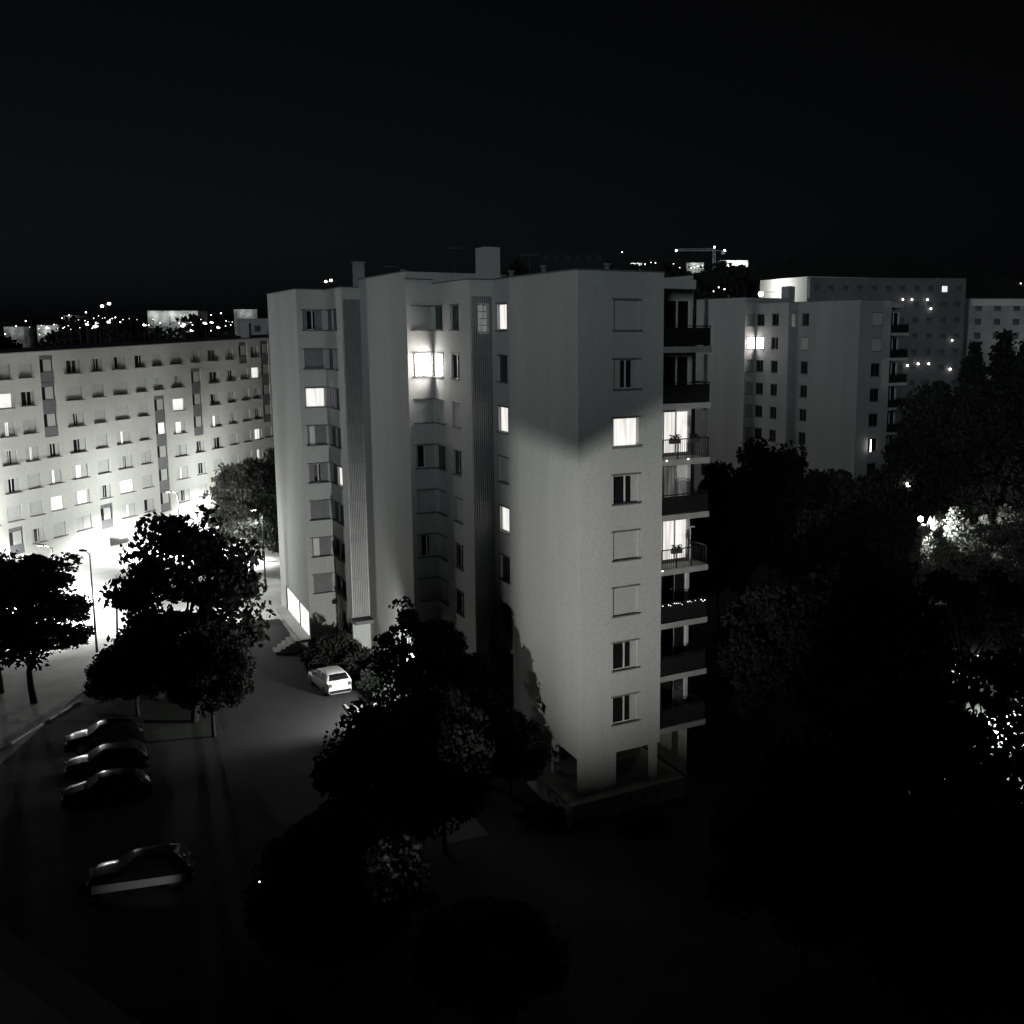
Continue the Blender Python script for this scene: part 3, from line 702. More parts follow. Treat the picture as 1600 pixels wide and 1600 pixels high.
# floodlight on the camera's own building, hooded above and lipped below
def floodlight():
    x, y, z = -10.0, 20.0, 6.6
    o = thing('floodlight', 'hooded floodlight on a post below the viewpoint, aimed at the middle block', 'floodlight', (x, y, 0))
    b = MB(); b.tube((0, 0, 0), (0, 0, z-0.35), 0.07, 0.05); b.build('pole', 'metal', o)
    u = Vector((math.sin(R_(15.5)), math.cos(R_(15.5)), 0)); side = Vector((u.y, -u.x, 0))
    # cut-off plane of the hood passes through the lamp, rises 0.36 per metre in x and 0.25 per metre in y
    def up(p): return p.x*0.3636 + p.y*0.236
    b = MB(); hf, hs = 0.50, 0.070
    hr = 0.135
    c = [u*hf + side*hr, u*hf - side*hs, u*(-0.25) - side*hs, u*(-0.25) + side*hr]
    top = [Vector((p.x, p.y, up(p))) for p in c]
    T = Matrix.Translation((0, 0, z))
    for p in top: b.v.append(tuple(T @ p))
    for p in top: b.v.append(tuple(T @ (p + Vector((0, 0, 0.06)))))
    for f in ((0,1,2,3), (4,7,6,5), (0,4,5,1), (1,5,6,2), (2,6,7,3), (3,7,4,0)): b.f.append(f); b.mi.append(0)
    b.build('hood', 'metal', o)
    b = MB()   # back, sides and lower lip
    lo = [Vector((p.x, p.y, -0.30)) for p in c]
    lip = [u*0.44 + side*hr, u*0.44 - side*hs]
    def q(*pts): b.quad(*[tuple(T @ Vector(p)) for p in pts])
    q(lo[2], lo[3], top[3], top[2]); q(lo[3], lo[0], top[0], top[3]); q(lo[1], lo[2], top[2], top[1]); q(lo[0], lo[1], lo[2], lo[3])
    zl = -0.125
    q((lip[0].x, lip[0].y, -0.30), (lip[1].x, lip[1].y, -0.30), (lip[1].x, lip[1].y, zl), (lip[0].x, lip[0].y, zl))
    b.build('housing', 'metal', o)
    lamp_light('lamp_light', 'SPOT', (0, 0, z-0.004), 47000, o, 0.014, (0.985, 1.0, 0.955), aim=(math.sin(R_(16.5)), math.cos(R_(16.5)), math.tan(R_(9.0))), angle=R_(37), blend=1.0)
floodlight()

# entrance lamp in the recess of the middle block
o = thing('wall_lamp', 'bulkhead lamp over the recessed entrance of the middle block, behind the slender dark tree', 'wall lamp', (-11.75, 66.3, 3.1))
b = MB(); b.ball((0, 0, 0), 0.12, 10, 6); b.build('globe', 'bulb', o)
b = MB(); b.box(-0.02, 0.6, -0.03, 0.6, 0.11, 0.15); b.build('bracket', 'metal', o)
lamp_light('lamp_light', 'SPOT', (-0.05, -0.1, -0.2), 4800, o, 0.1, aim=(-6.0, 5.0, -2.2), angle=R_(165), blend=0.5)

# lamps among the trees on the right
def globe_lamp(label, x, y, h, p, r=0.24, aim=(0, 0, -1)):
    o = thing('globe_lamp', label, 'park lamp', (x, y, 0), 0, 'park lamps among the trees on the right')
    b = MB(); b.tube((0, 0, 0), (0, 0, h-r), 0.07, 0.045); b.build('pole', 'metal', o)
    b = MB(); b.ball((0, 0, h), r, 14, 9); b.build('globe', 'bulb', o)
    lamp_light('lamp_light', 'SPOT', (0.1, 0.0, h-r-0.12), p, o, 0.1, aim=aim, angle=R_(140), blend=0.9)
globe_lamp('bright round lamp shining on the leaves beside it, high among the right trees', 26.9, 90.5, 8.6, 8000, 0.22, (1, 0.05, -0.5))
globe_lamp('park lamp under the lower right trees, only seen as sparkles through leaves', 23.5, 66.0, 4.0, 9000)
globe_lamp('park lamp lighting ground behind the lowest bright leaf gaps on the right', 20.4, 54.0, 3.6, 2500)

globe_lamp('park lamp under the trees, behind the upper bright leaf gaps on the right', 24.8, 77.0, 4.0, 9000)

globe_lamp('small park lamp sparkling through the top of the trees left of the bright round lamp', 29.6, 104.0, 9.6, 60, 0.2)

# ================================================================== trees
def crown_mesh(name, seed, rx, rz, nclump, per, leaf, clump_r, material, bottom=-0.75, spire=0.0):
    g = np.random.default_rng(seed)
    d = g.normal(size=(nclump*3, 3)); d /= np.linalg.norm(d, axis=1)[:, None]
    d = d[d[:, 2] > bottom][:nclump]; n = len(d)
    rad = g.uniform(0.35, 1.0, n)**0.55
    c = d*rad[:, None]
    if spire: c[:, :2] *= (1 - spire*np.clip(c[:, 2:3], 0, 1))
    c = c*np.array([rx, rx, rz])
    cr = clump_r*g.uniform(0.6, 1.35, n)
    cnt = (per*g.uniform(0.45, 1.5, n)).astype(int)
    idx = np.repeat(np.arange(n), cnt); N = len(idx)
    p = g.normal(size=(N, 3)); p /= np.linalg.norm(p, axis=1)[:, None]
    p *= (g.uniform(0, 1, N)**0.42)[:, None]
    p = c[idx] + p*cr[idx][:, None]*np.array([1, 1, 0.62])
    a = g.normal(size=(N, 3)); a /= np.linalg.norm(a, axis=1)[:, None]
    b = np.cross(a, g.normal(size=(N, 3))); b /= np.linalg.norm(b, axis=1)[:, None]
    s = leaf*g.uniform(0.6, 1.35, N)[:, None]
    a *= s*0.62; b *= s*0.40
    V = np.stack([p-a, p-b+a*0.1, p+a, p+b+a*0.1], axis=1).reshape(-1, 3)
    me = bpy.data.meshes.new(name)
    me.vertices.add(4*N); me.vertices.foreach_set('co', V.astype(np.float32).ravel())
    me.loops.add(4*N); me.loops.foreach_set('vertex_index', np.arange(4*N, dtype=np.int32))
    me.polygons.add(N); me.polygons.foreach_set('loop_start', np.arange(0, 4*N, 4, dtype=np.int32))
    me.materials.append(M[material]); me.update(calc_edges=True); me.validate()
    return me, c
def trunk_mesh(name, seed, hbase, hc, centres, r=0.2):
    rr = random.Random(seed); b = MB()
    pts = [Vector((0, 0, -0.1))]; k = 6
    for i in range(1, k+1):
        pts.append(Vector((rr.gauss(0, 0.08), rr.gauss(0, 0.08), hc*i/k*1.05)))
    for i in range(k): b.tube(pts[i], pts[i+1], r*(1-0.78*i/k), r*(1-0.78*(i+1)/k), 8, caps=False)
    cs = sorted(range(len(centres)), key=lambda i: rr.random())[:22]
    for i in cs:
        c = Vector(centres[i]) + Vector((0, 0, hc)); t = rr.uniform(0.35, 0.85); s = Vector((0, 0, hc*t))
        mid = s.lerp(c, 0.5) + Vector((rr.gauss(0, 0.15), rr.gauss(0, 0.15), 0.25))
        b.tube(s, mid, r*0.34, r*0.2, 6, caps=False); b.tube(mid, c, r*0.2, r*0.05, 5, caps=False)
    return b.mesh(name, 'bark', True)

KINDS = {}
def kind(key, seed, rx, rz, hc, nclump, per, leaf, cr, material='leaf', spire=0.0, bottom=-0.75, r=0.2):
    cm, c = crown_mesh('crown', seed, rx, rz, nclump, per, leaf, cr, material, bottom, spire)
    KINDS[key] = (cm, trunk_mesh('trunk', seed+50, 0, hc, c, r), hc, rx, rz)
kind('round_a', 11, 3.6, 4.0, 5.4, 130, 190, 0.26, 1.05)
kind('round_b', 12, 3.4, 3.5, 5.0, 115, 200, 0.26, 1.05)
kind('tall_a', 13, 3.0, 5.0, 6.2, 120, 190, 0.26, 0.95, spire=0.35)
kind('loose', 14, 3.4, 3.6, 6.0, 92, 150, 0.24, 0.85, bottom=-0.9)
kind('small', 15, 1.6, 3.1, 4.8, 70, 130, 0.2, 0.62, spire=0.55)
kind('loose_b', 24, 3.4, 3.8, 5.2, 105, 125, 0.27, 0.88, bottom=-0.9)
kind('sparse', 26, 3.4, 3.6, 5.2, 44, 120, 0.27, 0.85, bottom=-0.9)
kind('airy', 25, 1.6, 3.3, 4.4, 56, 62, 0.2, 0.5, spire=0.5, bottom=-0.95)
kind('pale', 16, 3.2, 3.6, 5.6, 110, 170, 0.26, 0.95, 'leaf_pale')  # crown near lamps, its lit look painted with the paler leaf colour
kind('pale_loose', 36, 3.2, 3.4, 5.0, 60, 110, 0.24, 0.8, 'leaf_pale', bottom=-0.95)
kind('shrub', 17, 1.3, 0.9, 0.8, 40, 110, 0.15, 0.5, bottom=-0.5, r=0.06)
kind('cypress', 18, 1.1, 5.5, 6.0, 170, 60, 0.3, 0.6, spire=0.5)
def tree(key, x, y, top, radius, rz, label, name='tree', cat='tree', group=None):
    cm, tm, hc, rx, rzz = KINDS[key]
    o = thing(name, label, cat, (x, y, 0), rz, group)
    sx = radius/rx; szz = top/(hc + rzz*1.06); o.scale = (sx, sx, szz)
    link('trunk' if name != 'shrub' else 'stem', tm, o); link('crown' if name != 'shrub' else 'foliage', cm, o, Matrix.Translation((0, 0, hc)))
    return o
LT_ = 'trees silhouetted against the lit slab'
tree('loose', -36.6, 69.5, 10.0, 4.0, 0.3, 'black airy tree at the left edge, bare trunk showing against the glowing square', group=LT_)
tree('loose', -39.8, 71.5, 9.2, 3.2, 2.1, 'black tree cut by the left edge of the photo, behind the airy one', group=LT_)
tree('loose_b', -24.9, 66.0, 13.4, 4.1, 1.0, 'big black rounded tree silhouetted in front of the floodlit slab', group=LT_)
tree('round_b', -28.8, 67.0, 5.2, 2.3, 4.0, 'low dark tree filling the gap at the left foot of the big black tree', group=LT_)
tree('round_b', -22.8, 63.4, 6.8, 2.3, 5.0, 'low dark tree at the right foot of the big black tree, beside the road', group=LT_)
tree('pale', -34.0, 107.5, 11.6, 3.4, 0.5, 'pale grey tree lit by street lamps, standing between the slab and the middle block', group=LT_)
tree('round_b', -30.1, 105.0, 13.0, 2.4, 1.5, 'dark tree top peeking out behind the left end wall of the middle block', group=LT_)
BT = 'small trees at the foot of the middle block'
tree('airy', -10.9, 61.0, 9.6, 1.8, 0.0, 'slender pointed dark tree before the recess, lamp light sparkling through its lower leaves', group=BT)
tree('small', -8.9, 60.0, 8.4, 1.9, 2.0, 'dark pointed tree just right of the slender one, in front of the ribbed band', group=BT)
tree('round_b', -6.8, 57.2, 7.0, 2.0, 1.2, 'rounded dark tree against the shaded foot of the left facing wall', group=BT)
tree('round_b', -4.4, 54.6, 4.6, 1.7, 3.0, 'low dark tree beside the arcade at the foot of the middle block', group=BT)
FT = 'dark trees in the unlit foreground'
tree('round_a', -9.0, 47.5, 7.6, 3.3, 0.7, 'dark domed tree at the near edge of the grey road', group=FT)
tree('round_b', -7.0, 48.5, 8.0, 2.1, 2.7, 'dark tree right behind the domed tree, before the shaded left facing wall', group=FT)
tree('round_a', -11.0, 42.0, 4.8, 2.0, 4.4, 'dark bushy tree left of the domed tree, near the low lamp post', group=FT)
tree('round_b', -9.4, 38.0, 6.4, 2.8, 5.5, 'black tree at the bottom of the view, above the pale pole top', group=FT)
tree('round_b', -3.8, 36.0, 4.0, 2.4, 1.9, 'black low tree at the bottom middle of the view', group=FT)
tree('round_a', 7.9, 38.5, 9.2, 3.4, 0.2, 'faintly lit leafy crown low on the right, nearest to the arcade corner', group=FT)
tree('round_b', 12.2, 42.5, 10.2, 3.8, 1.4, 'faintly lit leafy crown low on the right, behind the nearest one', group=FT)
tree('round_a', 12.6, 34.0, 9.4, 3.6, 3.3, 'black crown at the bottom right corner of the view', group=FT)
tree('sparse', 17.6, 46.5, 10.6, 4.0, 2.3, 'black crown at the right edge, below the bright leaf gaps', group=FT)
RT = 'tall dark trees on the right'
tree('round_b', 10.4, 62.0, 9.6, 3.2, 0.9, 'dark tree beside the lower balconies of the middle block', group=RT)
tree('round_a', 14.4, 58.5, 11.2, 4.2, 1.7, 'wide dark tree in the middle of the right tree mass', group=RT)
tree('sparse', 20.9, 60.5, 11.4, 3.9, 2.9, 'wide dark crown just below the lit leaves, at the right edge', group=RT)
tree('sparse', 17.6, 68.0, 10.8, 3.8, 4.9, 'dark tree behind the bright leaf gaps on the right', group=RT)
tree('sparse', 26.5, 63.0, 10.6, 3.4, 0.4, 'dark crown cut by the right edge, beside the sparkling gaps', group=RT)
tree('round_b', 9.3, 82.0, 14.2, 2.8, 5.9, 'dark tree top rising right behind the balconies', group=RT)
tree('round_a', 15.2, 95.0, 14.6, 4.3, 0.1, 'dark rounded tree covering the foot of the darker block, left of its ribbed band', group=RT)
tree('round_b', 18.4, 86.0, 13.2, 4.0, 2.2, 'dark rounded tree covering the foot of the darker block, under its plain wall', group=RT)
tree('round_a', 20.7, 84.0, 13.4, 3.3, 3.9, 'dark tree at the lower right corner of the darker block', group=RT)
tree('tall_a', 32.6, 106.0, 20.0, 4.2, 1.1, 'tallest dark tree above the bright round lamp', group=RT)
tree('tall_a', 36.6, 106.0, 19.6, 4.8, 2.6, 'tall dark tree with lamp lit leaves low on its left side', group=RT)
tree('tall_a', 43.0, 108.0, 20.0, 5.0, 4.1, 'tall dark tree cut by the right edge of the photo', group=RT)
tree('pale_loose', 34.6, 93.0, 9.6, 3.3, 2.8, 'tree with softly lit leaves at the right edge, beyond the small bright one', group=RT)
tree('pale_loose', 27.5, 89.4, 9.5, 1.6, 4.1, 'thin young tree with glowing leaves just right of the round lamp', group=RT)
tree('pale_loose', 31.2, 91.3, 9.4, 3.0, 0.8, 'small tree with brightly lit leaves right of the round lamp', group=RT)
tree('cypress', 66.0, 195.0, 22.5, 2.0, 0.0, 'slim dark conifer before the far right building, left of the pair', group='dark conifers before the far right building')
tree('cypress', 71.2, 195.0, 24.4, 2.6, 1.0, 'wide dark conifer before the far right building, tallest of them', group='dark conifers before the far right building')
tree('cypress', 75.5, 197.0, 22.6, 2.0, 2.0, 'short dark conifer before the far right building, nearest its lamp', group='dark conifers before the far right building')
SH = 'dark shrubs along the foot of the middle block'
for i, (x, y, t, rr_, lb) in enumerate((
    (-20.0, 77.6, 1.7, 1.2, 'dark shrub beside the entrance steps'), (-18.6, 76.0, 2.6, 1.7, 'dark shrub directly behind the white car'),
    (-16.4, 74.6, 2.0, 1.4, 'dark shrub right of the white car'), (-14.4, 71.6, 1.8, 1.3, 'dark shrub under the plain tower wall'),
    (-12.8, 68.6, 1.7, 1.2, 'dark shrub nearest the lit entrance recess'),
    (-2.6, 51.4, 1.0, 1.1, 'low dark shrub left of the terrace corner'), (2.4, 51.0, 0.9, 1.1, 'low dark shrub right of the terrace corner'),
    (-32.0, 70.4, 2.4, 1.6, 'dark shrub behind the kerb under the airy tree'), (-30.2, 72.0, 2.6, 1.7, 'dark shrub at the left foot of the big black tree'))):
    tree('shrub', x, y, t, rr_, i*1.3, lb, 'shrub', 'shrub', SH)

# ================================================================== cars
def car_profile(kind):
    # x from the rear bumper (0) to the nose (1), height of the upper outline, half width of the upper outline
    if kind == 'estate':
        return [(0.0, 0.62, 0.70), (0.015, 0.86, 0.76), (0.04, 1.02, 0.74), (0.075, 1.28, 0.64), (0.12, 1.43, 0.58), (0.22, 1.475, 0.57), (0.38, 1.48, 0.575), (0.52, 1.46, 0.575),
                (0.585, 1.36, 0.60), (0.65, 1.16, 0.66), (0.715, 0.97, 0.72), (0.80, 0.93, 0.73), (0.90, 0.86, 0.72), (0.965, 0.74, 0.68), (1.0, 0.52, 0.60)]
    return [(0.0, 0.60, 0.66), (0.02, 0.86, 0.73), (0.06, 0.98, 0.72), (0.11, 1.16, 0.66), (0.18, 1.36, 0.59), (0.28, 1.44, 0.57), (0.42, 1.46, 0.575), (0.54, 1.43, 0.575),
            (0.60, 1.31, 0.61), (0.66, 1.13, 0.66), (0.72, 0.96, 0.72), (0.80, 0.91, 0.73), (0.90, 0.83, 0.72), (0.965, 0.72, 0.67), (1.0, 0.50, 0.58)]
def build_car(label, kind, paint, loc, rz, L=4.3, W=1.78, group='cars parked around the block', lit_strip=False):
    o = thing('parked_car', label, 'car', (loc[0], loc[1], 0.012), rz, group)
    pr = car_profile(kind); b = MB(); rows = []
    hw = W/2
    def interp(x):
        for (a, za, wa), (c, zc, wc) in zip(pr, pr[1:]):
            if a <= x <= c:
                t = (x-a)/(c-a); return za+(zc-za)*t, wa+(wc-wa)*t
        return pr[-1][1], pr[-1][2]
    def endw(x):
        e = min(x, 1-x); return 1 - 0.14*max(0.0, 1-e/0.10)**2
    BELT = 0.93
    def section(x):
        z, w = interp(x); k = endw(x); w *= hw/0.78; belt = min(BELT - 0.05*(x-0.3), z-0.05)
        w = min(w, hw*k)
        return [(x*L, hw*k*0.90, 0.20), (x*L, hw*k, 0.34), (x*L, hw*k, 0.62), (x*L, hw*k*0.985, belt), (x*L, w+0.012, z-0.055), (x*L, w-0.07, z-0.008), (x*L, w*0.45, z+0.012), (x*L, 0, z+0.016)]
    xs = sorted(set([p[0] for p in pr] + [0.005, 0.03, 0.3, 0.46, 0.62, 0.68, 0.76, 0.85, 0.985]))
    secs = [section(x) for x in xs]
    n = len(secs[0])
    for s_ in secs:
        ring = [(p[0]-L/2, p[1], p[2]) for p in s_] + [(p[0]-L/2, -p[1], p[2]) for p in reversed(s_[:-1])]
        rows.append(len(b.v)); b.v += ring
    k = 2*n-1
    for i in range(len(rows)-1):
        for j in range(k-1):
            b.f.append((rows[i]+j, rows[i+1]+j, rows[i+1]+j+1, rows[i]+j+1)); b.mi.append(0)
        b.f.append((rows[i]+k-1, rows[i+1]+k-1, rows[i+1], rows[i])); b.mi.append(0)
    b.f.append(tuple(rows[0]+j for j in range(k))); b.mi.append(0)
    b.f.append(tuple(rows[-1]+j for j in reversed(range(k)))); b.mi.append(0)
    # wheel arches
    body = b.build('body', paint, o, True)
    def top(x, f, e=0.012):
        z, w = interp(x); w *= hw/0.78; return (x*L-L/2, f*(w-0.05), z + e + 0.010*(1-abs(f)))
    def patch(xa, xb, fa, fb, name, off_):
        g = MB(); NX_, NF = 6, 6
        for i in range(NX_):
            for j in range(NF):
                q = []
                for (ii, jj) in ((i, j), (i+1, j), (i+1, j+1), (i, j+1)):
                    x = xa + (xb-xa)*ii/NX_; f = fa + (fb-fa)*jj/NF
                    p = top(x, f, 0.018); q.append((p[0]+off_, p[1], p[2]))
                g.quad(*q)
        return g.build(name, 'car_glass', o, True)
    xr = (0.045, 0.115) if kind == 'estate' else (0.065, 0.175)
    patch(0.565 if kind == 'estate' else 0.58, 0.705, -0.93, 0.93, 'windscreen', 0.008)
    patch(xr[0], xr[1], -0.9, 0.9, 'rear_window', -0.012)
    # side windows: front and back pane on each side
    def side(x, t, sg):
        z, w = interp(x); k_ = endw(x); w *= hw/0.78; belt = BELT - 0.05*(x-0.3)
        a = Vector((x*L-L/2, hw*k_*0.985, belt)); c = Vector((x*L-L/2, w+0.012, z-0.055)); p = a.lerp(c, t); p.y += 0.012; p.z += 0.004
        return (p.x, sg*p.y, p.z)
    wins = ((0.15, 0.36), (0.385, 0.60)) if kind == 'estate' else ((0.20, 0.38), (0.405, 0.61))
    for sg in (1, -1):
        for (xa, xb) in wins:
            g = MB(); NN = 8
            for i in range(NN):
                x0, x1 = xa+(xb-xa)*i/NN, xa+(xb-xa)*(i+1)/NN
                g.quad(side(x0, 0.06, sg), side(x1, 0.06, sg), side(x1, 0.93, sg), side(x0, 0.93, sg))
            g.build('side_window', 'car_glass', o)
        m_ = MB(); m_.box(0.625*L-L/2, 0.66*L-L/2, sg*(hw+0.02)-0.09, sg*(hw+0.02)+0.09, 0.95, 1.07); m_.build('wing_mirror', paint, o)
        for x in (0.175, 0.805):
            w = MB(); c = (x*L-L/2, sg*(hw-0.10), 0.31); w.tube((c[0], c[1]-0.105, c[2]), (c[0], c[1]+0.105, c[2]), 0.31, 0.31, 20); wh = w.build('wheel', 'tyre', o)
            rm = MB(); yo = c[1]+sg*0.107; rm.tube((c[0], yo-0.006, c[2]), (c[0], yo+0.006, c[2]), 0.20, 0.20, 16); rm.build('rim', 'rim', wh)
        h = MB(); h.box(0.955*L-L/2, 0.985*L-L/2+0.01, sg*0.60-0.16, sg*0.60+0.16, 0.58, 0.72); h.build('headlight', 'lampglass', o)
        h = MB(); h.box(-L/2-0.012, 0.03*L-L/2, sg*0.64-0.10, sg*0.64+0.10, 0.70, 0.90); h.build('tail_light', 'tail', o)
    if lit_strip:
        k_ = MB(); k_.box(-L*0.44, L*0.44, hw-0.02, hw+0.018, 0.30, 0.66); k_.build('side_panel', 'silver_paint', o)  # added pale panel, stands in for lamp light along the car's lower side
    p = MB(); p.box(-L/2-0.02, -L/2+0.01, -0.26, 0.26, 0.50, 0.61); p.build('number_plate', 'plate', o)
    bmp = MB(); bmp.box(-L/2-0.03, -L/2+0.12, -hw*0.82, hw*0.82, 0.26, 0.44); bmp.build('bumper', 'tyre', o)
    return o
def paint(name, c, rough=0.25):
    m, t, b = nodes(name); b.inputs['Base Color'].default_value = (*c, 1); b.inputs['Roughness'].default_value = rough
    b.inputs['Coat Weight'].default_value = 0.6; b.inputs['Coat Roughness'].default_value = 0.08
    tc = t.nodes.new('ShaderNodeTexCoord'); n = t.nodes.new('ShaderNodeTexNoise'); n.inputs['Scale'].default_value = 2.5; n.inputs['Detail'].default_value = 5
    t.links.new(tc.outputs['Object'], n.inputs[0]); mr = t.nodes.new('ShaderNodeMapRange'); mr.inputs[3].default_value = rough*0.8; mr.inputs[4].default_value = rough*1.5
    t.links.new(n.outputs[0], mr.inputs[0]); t.links.new(mr.outputs[0], b.inputs['Roughness'])
    return m
M['car_glass'] = mat('car_glass', (0.008, 0.008, 0.009), 0.45, spec=0.04)
M['white_paint'] = paint('white_paint', (0.75, 0.75, 0.73), 0.4)
M['black_paint'] = paint('black_paint', (0.012, 0.012, 0.014), 0.18)
M['grey_paint'] = paint('grey_paint', (0.06, 0.06, 0.065), 0.22)
M['silver_paint'] = paint('silver_paint', (0.42, 0.42, 0.42), 0.3)
AX = math.atan2(DL[1], DL[0]); NX_A = math.atan2(NR[1], NR[0])
build_car('white estate car parked at the kerb before the middle block, brightly lit', 'estate', 'white_paint', (-18.05, 72.6), AX + 0.12)
build_car('dark car in the row at the left, farthest from the camera, with lit bonnet edge', 'hatch', 'black_paint', (-28.6, 61.8), NX_A + math.pi)
build_car('dull grey car in the row at the left, second from the far end', 'estate', 'grey_paint', (-26.8, 57.9), NX_A + math.pi)
build_car('black car in the left row, third from the far end, showing only one glint', 'hatch', 'black_paint', (-25.2, 54.2), NX_A + math.pi)
build_car('dark car in the left row, nearest the camera, pale along its lower side', 'estate', 'black_paint', (-19.9, 45.4), NX_A + math.pi - 0.12, lit_strip=True)
build_car('car half hidden by leaves beside the entrance path, its screen glinting', 'hatch', 'grey_paint', (-12.4, 65.6), AX)
build_car('pale car under the foreground trees, showing only as grey scraps', 'hatch', 'silver_paint', (-12.4, 46.2), NX_A)
build_car('dark car behind the foot of the big black tree, seen as a few glints', 'hatch', 'black_paint', (-27.6, 71.4), NX_A)

# low shielded lamp post at the bottom
o = thing('lamp_post', 'thin low lamp post with a small glowing head, alone below the parked cars', 'lamp post', (-13.4, 41.2, 0))
b = MB(); b.tube((0, 0, 0), (0, 0, 2.35), 0.035, 0.03); b.build('pole', 'galv', o)
b = MB(); b.box(-0.06, 0.32, -0.05, 0.05, 2.42, 2.48); b.box(0.12, 0.32, -0.05, 0.05, 2.34, 2.42); b.build('lamp_head', 'galv', o)
b = MB(); b.box(-0.055, 0.11, -0.052, 0.04, 2.36, 2.418); b.build('lens', 'bulb_small', o)
lamp_light('lamp_light', 'SPOT', (-0.12, 0.0, 2.3), 300, o, 0.03, aim=(-5.9, 3.35, -1.75), angle=R_(24), blend=0.9)

# own balcony rail at the lower left corner
o = thing('balcony_rail', 'dark out of focus rail crossing the lower left corner', 'railing', (-0.61, 1.058, 23.4), math.atan2(-0.617, 0.787))
b = MB(); pf = [(0.0, -0.004), (-0.040, 0.0), (-0.075, -0.03), (-0.075, -0.07), (0.0, -0.07)]
A_ = [(-2.2, y, z) for y, z in pf]; B_ = [(1.0, y, z) for y, z in pf]
for i in range(5):
    j = (i+1) % 5; b.quad(A_[i], A_[j], B_[j], B_[i])
b.poly(A_[::-1]); b.poly(B_)
b.build('handrail', mat('painted_rail', (0.5, 0.5, 0.52), 0.6, 0.15, 9.0), o)
b = MB()
for i in range(26): b.box(-2.15+0.12*i, -2.13+0.12*i, -0.045, -0.025, -1.0, -0.07)
b.build('balusters', 'metal', o)

# the block the photograph is taken from, just behind the viewpoint: it keeps the town glow off the ground in front of it
o = thing('viewpoint_block', 'apartment block the photo is taken from, behind the rail', 'apartment block', (0, -1.3, 0))
b = MB(); OP = [(sx-0.75, sx+0.75, 1.5+2.8*k, 2.95+2.8*k) for sx in (8, 14, 20, 26, 32, 47, 53, 59, 65, 71, 88, 94, 100, 106) for k in range(8)]
wall_face(b, (78, 0), (-150, 0), 0, 27.2, OP)
b.quad((-150, -12, 0), (78, -12, 0), (78, -12, 27.2), (-150, -12, 27.2)); b.quad((-150, 0, 0), (-150, -12, 0), (-150, -12, 27.2), (-150, 0, 27.2)); b.quad((78, -12, 0), (78, 0, 0), (78, 0, 27.2), (78, -12, 27.2))
b.quad((-150, 0, 27.2), (78, 0, 27.2), (78, -12, 27.2), (-150, -12, 27.2)); b.build('wall', 'plaster_b', o)
b = MB(); fp = [(-2.4, 0), (1.2, 0), (1.2, 1.62), (0.0, 1.98), (-0.65, 2.4), (-2.4, 3.75)]; b.prism(fp, 22.1, 22.35); b.build('balcony', 'concrete', o)

# ================================================================== far buildings
def far_block(label, name, P, Q, depth, z0, z1, rows, cols_, lit=(), mat_='far_plaster', group=None, dark='glass', win=(1.3, 1.3), litmat='lit', cat='building', balcony=False):
    o = thing(name, label, cat, (P[0], P[1], z0), 0, group)
    P2, Q2 = (0.0, 0.0), (Q[0]-P[0], Q[1]-P[1]); r = norm2(Q2); L = math.hypot(*Q2); h = z1-z0
    b = MB(); n = (-r[1]*depth, r[0]*depth); T = face_matrix(P2, r)
    cells = []
    for i in range(rows):
        for j in range(cols_):
            cells.append((L*(j+0.5)/cols_, h - 1.9 - 2.8*i, i, j))
    wall_face(b, P2, Q2, 0, h, [(s-win[0]/2, s+win[0]/2, z-win[1]/2, z+win[1]/2) for s, z, i, j in cells], depth=0.15)
    b.quad((*Q2, 0), (Q2[0]+n[0], Q2[1]+n[1], 0), (Q2[0]+n[0], Q2[1]+n[1], h), (*Q2, h)); b.quad((n[0], n[1], 0), (*P2, 0), (*P2, h), (n[0], n[1], h))
    b.quad((Q2[0]+n[0], Q2[1]+n[1], 0), (n[0], n[1], 0), (n[0], n[1], h), (Q2[0]+n[0], Q2[1]+n[1], h))
    b.build('wall', mat_, o)
    b = MB(); b.poly([(*P2, h-0.3), (*Q2, h-0.3), (Q2[0]+n[0], Q2[1]+n[1], h-0.3), (n[0], n[1], h-0.3)]); b.build('roof', 'roof', o)
    many = 0
    for s, z, i, j in cells:
        many += 1
        if many > 100: break
        f = MB(); w, hh = win
        f.box(-w/2, w/2, 0.06, 0.12, hh/2-0.08, hh/2); f.box(-w/2, w/2, 0.06, 0.12, -hh/2, -hh/2+0.08)
        f.box(-w/2, -w/2+0.08, 0.06, 0.12, -hh/2, hh/2); f.box(w/2-0.08, w/2, 0.06, 0.12, -hh/2, hh/2)
        wdw = link('window', wmesh(('fw', w, hh), lambda: f.mesh('window', 'spandrel')), o, T @ Matrix.Translation((s, 0, z)))
        pm = litmat if (i, j) in lit else dark
        def p(): 
            q = MB(); q.box(-w/2, w/2, 0.12, 0.14, -hh/2, hh/2); return q.mesh('pane', pm)
        link('pane', wmesh(('fp', w, hh, pm), p), wdw, Matrix.Identity(4))
    return o
M['far_pane'] = mat('far_pane', (0.085, 0.085, 0.09), 0.4, 0.5, 0.4)
M['spandrel_dark'] = mat('dark_cladding', (0.02, 0.02, 0.022), 0.9, 0.2, 0.3)
M['far_grey'] = mat('far_grey_render', (0.13, 0.13, 0.135), 0.95, 0.2, 0.2)
far_block('long dark high block behind the right trees with scattered lit dots', 'high_rise', (37.9, 200.0), (66.8, 204.0), 16, 0, 33.2, 7, 11,
          lit={(0, 9)}, mat_='far_grey', win=(1.2, 1.2), litmat='lit', dark='far_pane')
far_block('pale end wing of the high block, washed by a floodlight at its top edge', 'building', (31.6, 217.0), (37.6, 201.0), 14, 0, 33.4, 0, 0, mat_='slab_plaster')
